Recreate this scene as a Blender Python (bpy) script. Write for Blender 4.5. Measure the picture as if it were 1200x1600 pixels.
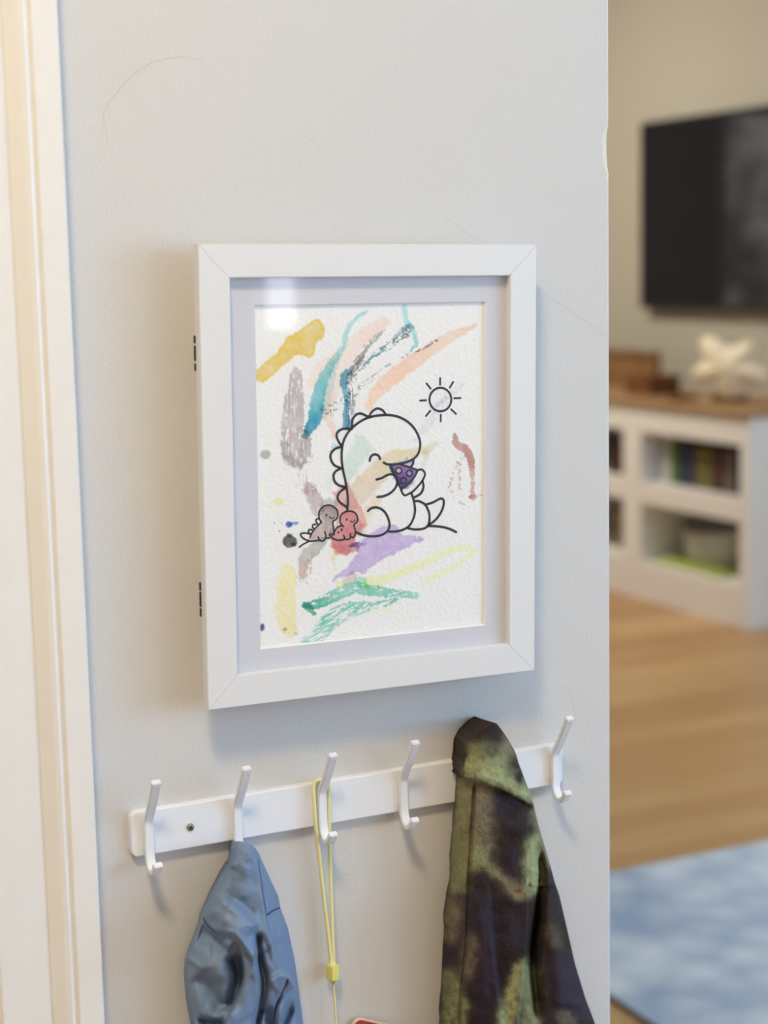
import bpy, bmesh, math, random
import numpy as np
from mathutils import Matrix, Vector

for o in list(bpy.data.objects):
    bpy.data.objects.remove(o)
S = bpy.context.scene
COL = S.collection
rnd = random.Random(7)

# ------------------------------------------------------------------ camera
F = 2675.163                       # focal length in pixels of the 1200x1600 frame
YAW, PITCH, ROLL = .44531, -.14473, .0209
CAM = np.array([-.5842, -1.26951, 1.3])


def cam_axes(yaw, pitch, roll):
    f = np.array([math.sin(yaw)*math.cos(pitch), math.cos(yaw)*math.cos(pitch), math.sin(pitch)])
    r = np.array([math.cos(yaw), -math.sin(yaw), 0.])
    d = np.cross(f, r)
    c, s = math.cos(roll), math.sin(roll)
    return np.array([c*r+s*d, -s*r+c*d, f])


R3 = cam_axes(YAW, PITCH, ROLL)
cd = bpy.data.cameras.new('camera')
cam = bpy.data.objects.new('camera', cd)
COL.objects.link(cam)
r_, d_, f_ = R3
cam.matrix_world = Matrix(((r_[0], -d_[0], -f_[0], CAM[0]), (r_[1], -d_[1], -f_[1], CAM[1]),
                           (r_[2], -d_[2], -f_[2], CAM[2]), (0, 0, 0, 1)))
cd.sensor_fit = 'VERTICAL'
cd.sensor_height = 36.
cd.sensor_width = 27.
cd.lens = F/1600*36
cd.clip_start = .05
cd.dof.use_dof = True
cd.dof.focus_distance = 1.42
cd.dof.aperture_fstop = 3.9
S.camera = cam

# ------------------------------------------------------------------ world, exposure
w = bpy.data.worlds.new('world')
S.world = w
w.use_nodes = True
w.node_tree.nodes['Background'].inputs[0].default_value = (.75, .85, 1, 1)
w.node_tree.nodes['Background'].inputs[1].default_value = .6
S.view_settings.view_transform = 'Standard'
S.view_settings.look = 'None'
S.view_settings.gamma = 1
S.view_settings.use_curve_mapping = False
S.view_settings.exposure = 0.04
# strengths of the lit things, used by their builders below
E_WINDOW = 10.5       # daylight window on the right wall of the hall
E_FRONT = 5.0        # tall narrow window by the front door
E_LAMP = 86.0        # hall ceiling lamp
E_LAMP2 = 108.0       # living room ceiling lamp
E_FILL = 5.5         # two unseen windows added for cool fill light
E_FAR = 2.2          # living room far window


# ------------------------------------------------------------------ pixel -> place
def ray(u, v):
    return R3.T @ np.array([(u-600)/F, (v-800)/F, 1.])


def on_wall(u, v, D=0.):
    """point of the photo pixel on the plane D metres in front of the picture wall"""
    d = ray(u, v)
    return CAM + d*((-D-CAM[1])/d[1])


def project(P):
    q = (np.asarray(P)-CAM) @ R3.T
    return 600+F*q[..., 0]/q[..., 2], 800+F*q[..., 1]/q[..., 2]


# ------------------------------------------------------------------ materials
def srgb(c):
    return tuple((x/255/12.92 if x/255 <= .04045 else ((x/255+.055)/1.055)**2.4) for x in c)


def mat(name, col, rough=.5, spec=.5, bump=None, var=None, sheen=0, metal=0, emit=None):
    """bump=(scale, strength, distance, detail)   var=(scale, other colour, sharpness)"""
    m = bpy.data.materials.new(name)
    m.use_nodes = True
    nt = m.node_tree
    b = nt.nodes['Principled BSDF']
    b.inputs['Base Color'].default_value = (*col, 1)
    b.inputs['Roughness'].default_value = rough
    b.inputs['Specular IOR Level'].default_value = spec
    b.inputs['Metallic'].default_value = metal
    if sheen:
        b.inputs['Sheen Weight'].default_value = sheen
        b.inputs['Sheen Roughness'].default_value = .5
    tc = nt.nodes.new('ShaderNodeTexCoord')
    if var:
        n = nt.nodes.new('ShaderNodeTexNoise')
        n.inputs['Scale'].default_value = var[0]
        n.inputs['Detail'].default_value = 4
        nt.links.new(tc.outputs['Object'], n.inputs['Vector'])
        cr = nt.nodes.new('ShaderNodeValToRGB')
        s = var[2] if len(var) > 2 else .2
        cr.color_ramp.elements[0].position = .5-s
        cr.color_ramp.elements[1].position = .5+s
        cr.color_ramp.elements[0].color = (*col, 1)
        cr.color_ramp.elements[1].color = (*var[1], 1)
        nt.links.new(n.outputs['Fac'], cr.inputs[0])
        nt.links.new(cr.outputs[0], b.inputs['Base Color'])
    if bump:
        n = nt.nodes.new('ShaderNodeTexNoise')
        n.inputs['Scale'].default_value = bump[0]
        n.inputs['Detail'].default_value = bump[3] if len(bump) > 3 else 3
        nt.links.new(tc.outputs['Object'], n.inputs['Vector'])
        bp = nt.nodes.new('ShaderNodeBump')
        bp.inputs['Strength'].default_value = bump[1]
        bp.inputs['Distance'].default_value = bump[2]
        nt.links.new(n.outputs['Fac'], bp.inputs['Height'])
        nt.links.new(bp.outputs[0], b.inputs['Normal'])
    if emit:
        b.inputs['Emission Color'].default_value = (*emit[0], 1)
        b.inputs['Emission Strength'].default_value = emit[1]
    return m


def attr_mat(name, attr, rough=.8, bump=None, sheen=0, spec=.3):
    m = mat(name, (.8, .8, .8), rough, spec, bump, sheen=sheen)
    nt = m.node_tree
    a = nt.nodes.new('ShaderNodeAttribute')
    a.attribute_name = attr
    nt.links.new(a.outputs['Color'], nt.nodes['Principled BSDF'].inputs['Base Color'])
    return m


M = {}
M['wall'] = mat('wall_paint', (.618, .608, .602), .6, .3, (420, .38, .0012, 4))
M['wall_warm'] = mat('living_wall_paint', (.49, .465, .39), .7, .3, (300, .1, .001))
M['plaster'] = mat('bare_plaster', (.76, .69, .58), .9, .2, (700, .3, .001))
M['ceil'] = mat('ceiling_paint', (.78, .78, .77), .8, .2)
M['trim'] = mat('trim_gloss_paint', (.80, .785, .77), .35, .4, (30, .05, .002), var=(60, (.78, .765, .75)))
M['door'] = mat('door_paint', (.78, .76, .74), .4, .4)
M['frame'] = mat('frame_white_lacquer', (.715, .722, .745), .42, .4, (900, .03, .0004))
M['frame_side'] = mat('frame_box_white', (.72, .70, .67), .5, .4)
M['mat'] = mat('mat_board', (.69, .69, .74), .85, .2, (1500, .05, .0003))
M['mat_core'] = mat('mat_core_white', (.85, .85, .84), .8, .2)
M['hinge'] = mat('hinge_dark_steel', (.035, .03, .03), .4, .5, metal=.4)
M['ink'] = mat('black_ink', (.012, .012, .012), .6, .3)
M['rack'] = mat('rack_white_plastic', (.78, .80, .86), .38, .45)
M['screw'] = mat('screw_steel', (.30, .29, .27), .5, .5, metal=.6)
M['slot'] = mat('screw_slot', (.01, .01, .01), .7)
M['blue'] = mat('blue_nylon', srgb((116, 136, 163)), .6, .35, (1800, .25, .0004, 2), var=(7, srgb((110, 130, 160))))
M['blue_seam'] = mat('blue_seam', srgb((48, 62, 92)), .8)
M['yellow'] = mat('yellow_cord', srgb((230, 221, 158)), .6, .3, (900, .3, .0006))
M['yellow_pl'] = mat('yellow_plastic', srgb((230, 218, 122)), .45, .4)
M['red'] = mat('red_leatherette', srgb((158, 62, 56)), .5, .4)
M['cream'] = mat('cream_piping', srgb((236, 206, 186)), .5, .4)
M['pencil'] = mat('pencil_graphite', (.44, .43, .41), .7, .2)
M['oak'] = mat('oak_top', srgb((176, 142, 104)), .5, .4, var=(5, srgb((152, 116, 78))))
M['cab'] = mat('cabinet_white', (.88, .87, .85), .45, .4)
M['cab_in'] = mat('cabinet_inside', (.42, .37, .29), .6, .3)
M['black'] = mat('tv_black', (.012, .012, .013), .35, .5)
M['screen'] = mat('tv_screen', (.009, .009, .014), .05, .4)


def wood_mat(name, a, b):
    m = mat(name, a, .38, .45)
    nt = m.node_tree
    bs = nt.nodes['Principled BSDF']
    tc = nt.nodes.new('ShaderNodeTexCoord')
    mp = nt.nodes.new('ShaderNodeMapping')
    mp.inputs['Scale'].default_value = (1.2, 26, 26)
    n = nt.nodes.new('ShaderNodeTexNoise')
    n.inputs['Scale'].default_value = 2
    n.inputs['Detail'].default_value = 5
    oi = nt.nodes.new('ShaderNodeObjectInfo')
    ad = nt.nodes.new('ShaderNodeMath')
    ad.operation = 'MULTIPLY_ADD'
    ad.inputs[1].default_value = .8
    cr = nt.nodes.new('ShaderNodeValToRGB')
    cr.color_ramp.elements[0].position = .35
    cr.color_ramp.elements[1].position = 1.15
    cr.color_ramp.elements[0].color = (*a, 1)
    cr.color_ramp.elements[1].color = (*b, 1)
    nt.links.new(tc.outputs['Object'], mp.inputs['Vector'])
    nt.links.new(mp.outputs[0], n.inputs['Vector'])
    nt.links.new(oi.outputs['Random'], ad.inputs[0])
    nt.links.new(n.outputs['Fac'], ad.inputs[2])
    nt.links.new(ad.outputs[0], cr.inputs[0])
    nt.links.new(cr.outputs[0], bs.inputs['Base Color'])
    return m


M['plank'] = wood_mat('oak_plank', srgb((214, 176, 124)), srgb((172, 130, 82)))


def rug_mat():
    m = mat('rug_pile', (.3, .35, .42), .95, .1, (600, .4, .003), sheen=.3)
    nt = m.node_tree
    bs = nt.nodes['Principled BSDF']
    tc = nt.nodes.new('ShaderNodeTexCoord')
    mp = nt.nodes.new('ShaderNodeMapping')
    mp.inputs['Rotation'].default_value = (0, 0, .78)
    v = nt.nodes.new('ShaderNodeTexVoronoi')
    v.inputs['Scale'].default_value = 11
    n = nt.nodes.new('ShaderNodeTexNoise')
    n.inputs['Scale'].default_value = 5
    n.inputs['Detail'].default_value = 6
    mx = nt.nodes.new('ShaderNodeMath')
    mx.operation = 'MULTIPLY_ADD'
    mx.inputs[1].default_value = .45
    cr = nt.nodes.new('ShaderNodeValToRGB')
    e = cr.color_ramp.elements
    e[0].position = .45
    e[0].color = (*srgb((196, 200, 202)), 1)
    e[1].position = .95
    e[1].color = (*srgb((134, 148, 168)), 1)
    nt.links.new(tc.outputs['Object'], mp.inputs[0])
    nt.links.new(mp.outputs[0], v.inputs['Vector'])
    nt.links.new(mp.outputs[0], n.inputs['Vector'])
    nt.links.new(v.outputs['Distance'], mx.inputs[0])
    nt.links.new(n.outputs['Fac'], mx.inputs[2])
    nt.links.new(mx.outputs[0], cr.inputs[0])
    nt.links.new(cr.outputs[0], bs.inputs['Base Color'])
    return m


M['rug'] = rug_mat()


def glass_mat():
    m = bpy.data.materials.new('clear_glass')
    m.use_nodes = True
    nt = m.node_tree
    nt.nodes.clear()
    out = nt.nodes.new('ShaderNodeOutputMaterial')
    mix = nt.nodes.new('ShaderNodeMixShader')
    lw = nt.nodes.new('ShaderNodeLayerWeight')       # Schlick reflectance of one glass face
    lw.inputs[0].default_value = .5
    pwr = nt.nodes.new('ShaderNodeMath')
    pwr.operation = 'POWER'
    pwr.inputs[1].default_value = 5
    fr = nt.nodes.new('ShaderNodeMath')
    fr.operation = 'MULTIPLY_ADD'
    fr.inputs[1].default_value = .96
    fr.inputs[2].default_value = .035
    nt.links.new(lw.outputs['Facing'], pwr.inputs[0])
    nt.links.new(pwr.outputs[0], fr.inputs[0])
    t = nt.nodes.new('ShaderNodeBsdfTransparent')
    t.inputs[0].default_value = (.99, .99, .998, 1)
    g = nt.nodes.new('ShaderNodeBsdfGlossy')
    g.inputs['Roughness'].default_value = .012
    nt.links.new(fr.outputs[0], mix.inputs[0])
    nt.links.new(t.outputs[0], mix.inputs[1])
    nt.links.new(g.outputs[0], mix.inputs[2])
    nt.links.new(mix.outputs[0], out.inputs[0])
    return m


M['glass'] = glass_mat()
M['day_cool'] = mat('daylight_pane', (.8, .8, .8), .3, emit=((.38, .68, 1.06), E_WINDOW))
M['day_front'] = mat('front_daylight_pane', (.8, .8, .8), .3, emit=((.82, .9, 1.0), E_FRONT))
M['day_fill'] = mat('fill_daylight_pane', (.8, .8, .8), .3, emit=((.66, .83, 1.0), E_FILL))  # glowing pane shared by the two added fill windows
M['day_far'] = mat('far_daylight_pane', (.8, .8, .8), .3, emit=((1, .93, .82), E_FAR))
_nt = M['day_far'].node_tree          # trees seen through the far window break up its light
_n = _nt.nodes.new('ShaderNodeTexNoise')
_n.inputs['Scale'].default_value = 3.2
_n.inputs['Detail'].default_value = 5
_c = _nt.nodes.new('ShaderNodeValToRGB')
_c.color_ramp.elements[0].position = .42
_c.color_ramp.elements[1].position = .72
_c.color_ramp.elements[0].color = (.04, .045, .03, 1)
_c.color_ramp.elements[1].color = (1, .93, .84, 1)
_t = _nt.nodes.new('ShaderNodeTexCoord')
_nt.links.new(_t.outputs['Object'], _n.inputs['Vector'])
_nt.links.new(_n.outputs['Fac'], _c.inputs[0])
_nt.links.new(_c.outputs[0], _nt.nodes['Principled BSDF'].inputs['Emission Color'])
M['lamp'] = mat('lamp_diffuser', (.9, .9, .9), .4, emit=((1.0, .79, .50), E_LAMP))
M['lamp2'] = mat('living_lamp_diffuser', (.9, .9, .9), .4, emit=((1.0, .91, .76), E_LAMP2))
M['chrome'] = mat('lamp_metal', (.6, .6, .6), .3, metal=1)


# ------------------------------------------------------------------ builders
def link(name, me, m=None, parent=None):
    o = bpy.data.objects.new(name, me)
    COL.objects.link(o)
    if m is not None:
        for mm in (m if isinstance(m, (list, tuple)) else [m]):
            me.materials.append(mm)
    if parent is not None:
        o.parent = parent
    return o


def from_bm(name, bm, m=None, parent=None, smooth=False):
    me = bpy.data.meshes.new(name)
    bmesh.ops.recalc_face_normals(bm, faces=bm.faces)
    bm.to_mesh(me)
    bm.free()
    if smooth:
        for p in me.polygons:
            p.use_smooth = True
    return link(name, me, m, parent)


def from_py(name, V, Fc, m=None, parent=None, smooth=False):
    me = bpy.data.meshes.new(name)
    me.from_pydata([tuple(map(float, v)) for v in V], [], Fc)
    me.update()
    if smooth:
        for p in me.polygons:
            p.use_smooth = True
    return link(name, me, m, parent)


def box_bm(x0, x1, y0, y1, z0, z1, bev=0, seg=2, bm=None):
    new = bm is None
    if new:
        bm = bmesh.new()
    g = bmesh.ops.create_cube(bm, size=1)
    for v in g['verts']:
        v.co = Vector(((x0+x1)/2+v.co.x*(x1-x0), (y0+y1)/2+v.co.y*(y1-y0), (z0+z1)/2+v.co.z*(z1-z0)))
    if bev and new:
        bmesh.ops.bevel(bm, geom=bm.edges[:], offset=bev, segments=seg, affect='EDGES', profile=.5)
    return bm


def box(name, x0, x1, y0, y1, z0, z1, m, parent=None, bev=0, seg=2):
    return from_bm(name, box_bm(x0, x1, y0, y1, z0, z1, bev, seg), m, parent)


def empty(name, loc, label, cat, group=None):
    o = bpy.data.objects.new(name, None)
    COL.objects.link(o)
    o.location = loc
    o.empty_display_size = .02
    return tag(o, label, cat, group)


def tag(o, label, cat, group=None):
    o['label'] = label
    o['category'] = cat
    if group:
        o['group'] = group
    return o


def struct(o, label=None):
    o['kind'] = 'structure'
    if label:
        o['label'] = label
    return o


def keep(o, parent):
    """parent without moving (parents here only carry a location / rotation)"""
    bpy.context.view_layer.update()
    o.parent = parent
    o.matrix_parent_inverse = parent.matrix_world.inverted()
    return o


def smooth_path(pts, n=10, closed=False):
    """Catmull-Rom through pts"""
    P = [np.array(p, float) for p in pts]
    if len(P) < 3:
        return [P[0]*(1-t)+P[-1]*t for t in np.linspace(0, 1, n+1)]
    if closed:
        Q = [P[-1]]+P+[P[0], P[1]]
    else:
        Q = [2*P[0]-P[1]]+P+[2*P[-1]-P[-2]]
    out = []
    for i in range(len(Q)-3):
        a, b, c, d = Q[i:i+4]
        for k in range(n):
            t = k/n
            out.append(.5*((2*b)+(-a+c)*t+(2*a-5*b+4*c-d)*t*t+(-a+3*b-3*c+d)*t**3))
    if not closed:
        out.append(P[-1])
    return out


def tube(name, pts, rad, m, parent=None, nseg=8, sm=8, flat=1.0):
    P = smooth_path(pts, sm) if sm else [np.array(p, float) for p in pts]
    n = len(P)
    rads = rad if isinstance(rad, (list, tuple)) else None
    V, Fc = [], []
    up = np.array([0, 1., 0])
    for i, p in enumerate(P):
        t = P[min(i+1, n-1)]-P[max(i-1, 0)]
        t /= (np.linalg.norm(t)+1e-12)
        a = np.cross(t, up)
        if np.linalg.norm(a) < 1e-3:
            a = np.cross(t, np.array([1., 0, 0]))
        a /= np.linalg.norm(a)
        b = np.cross(t, a)
        r = rad if rads is None else np.interp(i/(n-1), np.linspace(0, 1, len(rads)), rads)
        for k in range(nseg):
            an = 2*math.pi*k/nseg
            V.append(p+a*math.cos(an)*r+b*math.sin(an)*r*flat)
    for i in range(n-1):
        for k in range(nseg):
            k2 = (k+1) % nseg
            Fc.append((i*nseg+k, i*nseg+k2, (i+1)*nseg+k2, (i+1)*nseg+k))
    Fc.append(tuple(range(nseg)))
    Fc.append(tuple((n-1)*nseg+k for k in range(nseg))[::-1])
    return from_py(name, V, Fc, m, parent, True)


# ------------------------------------------------------------------ the setting
END = .24438          # right end of the picture wall
XR = 3.54             # right (television) wall
ZC = 2.75
YB, YF, XL = -3.5, 8.0, -1.7


def picture_wall():
    """wall with a rounded end; the corner is knocked off near the top of the view"""
    zs = sorted(set([0, .4, .8, 1.2, 1.366, 1.372, 1.378, 1.384, 1.389, 1.394, 1.398, 1.403, 1.408, 1.412, 1.416, 1.6, 2.0, ZC]))
    cut = {1.372: .0030, 1.378: .0058, 1.384: .0066, 1.389: .0080, 1.394: .0076, 1.398: .0084, 1.403: .0078, 1.408: .0062, 1.412: .0036}
    r = .0035
    V, Fc, mi = [], [], []
    xl = -.33
    ring = None
    for z in zs:
        c = cut.get(z, 0)
        pts = [(xl, .12), (xl, 0)]
        if c:
            bite = .0018*min(1, c/.007)
            for k in range(5):
                t = k/4
                pts.append((END-c+t*(c-bite), t*c*.34))
        else:
            for k in range(5):
                an = math.pi/2*k/4
                pts.append((END-r+r*math.sin(an), r-r*math.cos(an)))
        for k in range(5):
            an = math.pi/2*k/4
            pts.append((END-r+r*math.cos(an), .12-r+r*math.sin(an)))
        base = len(V)
        V += [(x, y, z) for x, y in pts]
        n = len(pts)
        if ring is not None:
            for k in range(n):
                k2 = (k+1) % n
                Fc.append((ring+k, ring+k2, base+k2, base+k))
                mi.append(1 if 2 <= k < 6 and 1.37 < z < 1.414 else 0)
        ring = base
    me = bpy.data.meshes.new('wall_back')
    me.from_pydata(V, [], Fc)
    bm = bmesh.new()
    bm.from_mesh(me)
    bm.faces.ensure_lookup_table()
    for f, k in zip(bm.faces, mi):
        f.material_index = k
    box_bm(-1.15, xl, 0, .12, 2.06, ZC, bm=bm)
    box_bm(XL, -1.15, 0, .12, 0, ZC, bm=bm)
    bmesh.ops.recalc_face_normals(bm, faces=bm.faces)
    bm.to_mesh(me)
    bm.free()
    return struct(link('wall_back', me, [M['wall'], M['plaster']]), 'pale grey painted wall with a chipped corner')


WALL = picture_wall()
struct(box('wall_right', XR, XR+.1, YB, YF, 0, ZC, M['wall_warm']))
struct(box('wall_far', XL, XR, YF, YF+.1, 0, ZC, M['wall_warm']))
struct(box('wall_left', XL-.1, XL, YB, YF, 0, ZC, M['wall_warm']))
struct(box('wall_front', XL, XR, YB-.1, YB, 0, ZC, M['wall']))
struct(box('ceiling', XL-.1, XR+.1, YB-.1, YF+.1, ZC, ZC+.1, M['ceil']))
FLOOR = struct(box('floor', XL-.1, XR+.1, YB-.1, YF+.1, -.06, -.014, M['oak']), 'honey oak plank floor')
# planks run along x, each one its own piece
PW = .12
row = 0
y = YB
shared = {}
while y < YF-.01:
    x = XL-rnd.random()*1.4
    while x < XR:
        L = rnd.choice((1.6, 1.9, 2.2))
        a, b = max(x, XL), min(x+L, XR)
        if b-a > .05:
            key = round(b-a, 3)
            if key not in shared:
                bm = box_bm(0, b-a-.0015, 0, PW-.002, -.014, 0)
                me = bpy.data.meshes.new('plank')
                bmesh.ops.recalc_face_normals(bm, faces=bm.faces)
                bm.to_mesh(me)
                bm.free()
                me.materials.append(M['plank'])
                shared[key] = me
            o = bpy.data.objects.new('plank', shared[key])
            o.location = (a, y, 0)
            o.parent = FLOOR
            COL.objects.link(o)
        x += L
    y += PW
    row += 1


def casing(name, x_out, flip, z1):
    """moulded door casing; x_out is the edge nearest the wall, flip=-1 runs to the left"""
    prof = [(0, 0), (0, .0165), (.0012, .018), (.0192, .018), (.0202, .0176), (.0208, .0160), (.0216, .0154), (.0226, .0157), (.0246, .0167),
            (.0256, .0168), (.0290, .0155), (.0325, .0135), (.0360, .0114), (.0385, .0100), (.0392, .0086), (.0400, .0086), (.0408, .0094),
            (.0425, .0095), (.0600, .0096), (.0770, .0096), (.0785, .0090), (.0790, .0075), (.0800, .0075), (.0850, .0080), (.0855, 0)]
    V, Fc = [], []
    n = len(prof)
    for z in (0, z1):
        V += [(x_out+flip*a, -d, z) for a, d in prof]
    for k in range(n):
        k2 = (k+1) % n
        Fc.append((k, k2, n+k2, n+k))
    Fc.append(tuple(range(n))[::-1])
    Fc.append(tuple(range(n, 2*n)))
    bm = bmesh.new()
    me = bpy.data.meshes.new(name)
    me.from_pydata(V, [], Fc)
    bm.from_mesh(me)
    bpy.data.meshes.remove(me)
    return struct(from_bm(name, bm, M['trim']), 'cream white moulded door casing')


casing('trim_1', -.2395, -1, 2.13)
casing('trim_2', -1.2405, 1, 2.13)
struct(box('trim_3', -1.155, -.325, -.018, 0, 2.06, 2.13, M['trim'], bev=.002))
dr = struct(box('door_1', -1.148, -.332, .02, .06, .01, 2.058, M['door'], bev=.002), 'white painted door')
for zz in ((.25, .95), (1.1, 1.9)):
    for xx in ((-1.05, -.78), (-.70, -.43)):
        box('door_panel', xx[0], xx[1], .014, .02, zz[0], zz[1], M['door'], dr, bev=.003)
kn = bmesh.new()
bmesh.ops.create_uvsphere(kn, u_segments=20, v_segments=12, radius=.027)
for v in kn.verts:
    v.co = Vector((-1.09+v.co.x, -.035+v.co.y*.8, 1.0+v.co.z))
from_bm('door_knob', kn, M['chrome'], dr, True)
struct(box('trim_4', -.332, -.3255, 0, .12, 0, 2.06, M['trim']))
struct(box('baseboard_back', -.239, END-.004, -.012, 0, 0, .11, M['trim'], bev=.003))
struct(box('baseboard_right', XR-.014, XR, YB, YF, 0, .11, M['trim'], bev=.003))


def pencil(pts, wpx, name='pencil_mark'):
    P = smooth_path([on_wall(*p, .00012) for p in pts], 8)
    V, Fc = [], []
    n = len(P)
    for i, p in enumerate(P):
        t = P[min(i+1, n-1)]-P[max(i-1, 0)]
        nn = np.array([-t[2], 0, t[0]])
        nn /= np.linalg.norm(nn)+1e-9
        k = wpx*.00026*(.35+.65*math.sin(math.pi*i/(n-1))**.5)
        V += [p+nn*k, p-nn*k]
    for i in range(n-1):
        Fc.append((2*i, 2*i+1, 2*i+3, 2*i+2))
    return from_py(name, V, Fc, M['pencil'], WALL)


M['pencil'] = mat('pencil_graphite', (.55, .54, .515), .7, .2)
pencil([(168, 222), (164, 196), (161, 180), (166, 168), (180, 148), (205, 120), (230, 102), (255, 93), (285, 89), (320, 95)], 2.2)
pencil([(848, 458), (868, 470), (895, 489), (925, 508), (952, 528)], 1.4)
pencil([(690, 335), (712, 350), (738, 370), (760, 382)], 1.0)
pencil([(884, 1068), (893, 1088), (898, 1115), (899, 1135)], 1.3)
pencil([(470, 208), (490, 222), (520, 238)], .9)


# ------------------------------------------------------------------ windows and lamps of the house, plus added fill windows
def window(name, axis, c, a0, a1, z0, z1, m, nx, nz, out):
    """axis 'x': lies on plane x=c spanning y a0..a1; axis 'y': on plane y=c spanning x. out = +-1 into the room"""
    def bx(nm, p0, p1, q0, q1, d0, d1, mm, par):
        lo, hi = sorted((c+out*d0, c+out*d1))
        if axis == 'x':
            return box(nm, lo, hi, p0, p1, q0, q1, mm, par)
        return box(nm, p0, p1, lo, hi, q0, q1, mm, par)
    pane = struct(bx(name, a0, a1, z0, z1, 0, .006, m, None))
    fw = .05
    for q in ((a0-fw, a0, z0-fw, z1+fw), (a1, a1+fw, z0-fw, z1+fw), (a0, a1, z0-fw, z0), (a0, a1, z1, z1+fw)):
        bx('window_frame', q[0], q[1], q[2], q[3], 0, .03, M['trim'], pane)
    for i in range(1, nx):
        p = a0+(a1-a0)*i/nx
        bx('muntin', p-.01, p+.01, z0, z1, .006, .02, M['trim'], pane)
    for i in range(1, nz):
        p = z0+(z1-z0)*i/nz
        bx('muntin', a0, a1, p-.01, p+.01, .006, .02, M['trim'], pane)
    return pane


window('window_1', 'x', XR, -3.0, -1.4, .6, 2.2, M['day_cool'], 2, 2, -1)
window('fill_window_4', 'x', XR, .3, 2.0, .5, 2.3, M['day_fill'], 2, 2, -1)  # unseen window, added to turn the rug and cabinet end bluish
window('fill_window_5', 'y', YB, 2.25, 3.3, .75, 2.2, M['day_fill'], 2, 2, 1)  # unseen window behind the camera, added for blue light on cabinet end and wall
window('window_2', 'y', YB, 1.287, 1.383, 1.115, 2.1, M['day_front'], 1, 1, 1)
window('window_3', 'y', YF, -1.4, .62, .9, 2.2, M['day_far'], 5, 2, -1)


def ceiling_lamp(loc, r, m, label):
    t = empty('ceiling_lamp', loc, label, 'lamp')
    bm = bmesh.new()
    bmesh.ops.create_cone(bm, cap_ends=True, segments=40, radius1=r*1.06, radius2=r*1.06, depth=.03)
    for v in bm.verts:
        v.co.z -= .015
    from_bm('lamp_base', bm, M['chrome'], t)
    V, Fc = [], []
    ns, nr = 40, 8
    for j in range(nr+1):
        an = math.pi/2*j/nr
        for k in range(ns):
            b = 2*math.pi*k/ns
            V.append((r*math.cos(an)*math.cos(b), r*math.cos(an)*math.sin(b), -.03-.07*math.sin(an)))
    for j in range(nr):
        for k in range(ns):
            k2 = (k+1) % ns
            Fc.append((j*ns+k, (j+1)*ns+k, (j+1)*ns+k2, j*ns+k2))
    from_py('lamp_dome', V, Fc, m, t, True)
    return t


ceiling_lamp((-.75, -1.15, ZC), .20, M['lamp'], 'white dome ceiling lamp above the hall by the hook rack')
ceiling_lamp((1.9, 4.6, ZC), .22, M['lamp2'], 'warm dome ceiling lamp above the living room floor')

# ------------------------------------------------------------------ picture frame
FR = empty('picture_frame', (0, 0, 1.13429), 'white hinged picture frame with a pale mat and dinosaur watercolour on the wall', 'picture frame')
ROT = -.01485
FR.rotation_euler = (0, -ROT, 0)      # hangs slightly clockwise
FWo, FHo = .2956, .36                 # outer size
FWi, FHi = .2449, .3093               # opening
D_FRONT, D_BACK = .034, .0245


def frame_rail(k):
    o = [(-FWo/2, FHo/2), (FWo/2, FHo/2), (FWo/2, -FHo/2), (-FWo/2, -FHo/2)]
    i = [(-FWi/2, FHi/2), (FWi/2, FHi/2), (FWi/2, -FHi/2), (-FWi/2, -FHi/2)]
    q = [np.array(o[k]), np.array(o[(k+1) % 4]), np.array(i[(k+1) % 4]), np.array(i[k])]
    t = (q[1]-q[0])/np.linalg.norm(q[1]-q[0])
    g = .00012
    q = [q[0]+t*g, q[1]-t*g, q[2]-t*g, q[3]+t*g]
    bm = bmesh.new()
    f = [bm.verts.new((a[0], -D_FRONT, a[1])) for a in q]
    b = [bm.verts.new((a[0], -D_BACK, a[1])) for a in q]
    bm.faces.new(f)
    bm.faces.new(b[::-1])
    for j in range(4):
        bm.faces.new((f[j], b[j], b[(j+1) % 4], f[(j+1) % 4]))
    e = [ed for ed in bm.edges if all(v.co.y < -D_FRONT+1e-6 for v in ed.verts) and
         ((ed.verts[0] in (f[0], f[1]) and ed.verts[1] in (f[0], f[1])) or (ed.verts[0] in (f[2], f[3]) and ed.verts[1] in (f[2], f[3])))]
    bmesh.ops.bevel(bm, geom=e, offset=.0007, segments=2, affect='EDGES')
    return from_bm('frame_rail', bm, M['frame'], FR)


for k in range(4):
    frame_rail(k)


def ring(name, wo, ho, wi, hi, d0, d1, m, parent, ci=(0, 0), bev=0, core=None):
    """rectangular ring plate, front at d0, back at d1 (metres off the wall); the inner edge slopes by bev"""
    V = []
    for (w2, h2, d, c) in ((wo/2, ho/2, d0, (0, 0)), (wi/2+bev, hi/2+bev, d0, ci), (wi/2, hi/2, d1, ci), (wo/2, ho/2, d1, (0, 0))):
        V += [(c[0]-w2, -d, c[1]+h2), (c[0]+w2, -d, c[1]+h2), (c[0]+w2, -d, c[1]-h2), (c[0]-w2, -d, c[1]-h2)]
    Fc, mi = [], []
    for a, b, k in ((0, 4, 0), (4, 8, 1), (8, 12, 0), (12, 0, 0)):
        for j in range(4):
            j2 = (j+1) % 4
            Fc.append((a+j, a+j2, b+j2, b+j))
            mi.append(k)
    o = from_py(name, V, Fc, [m, core or m], parent)
    for p, k in zip(o.data.polygons, mi):
        p.material_index = k
    return o


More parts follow.
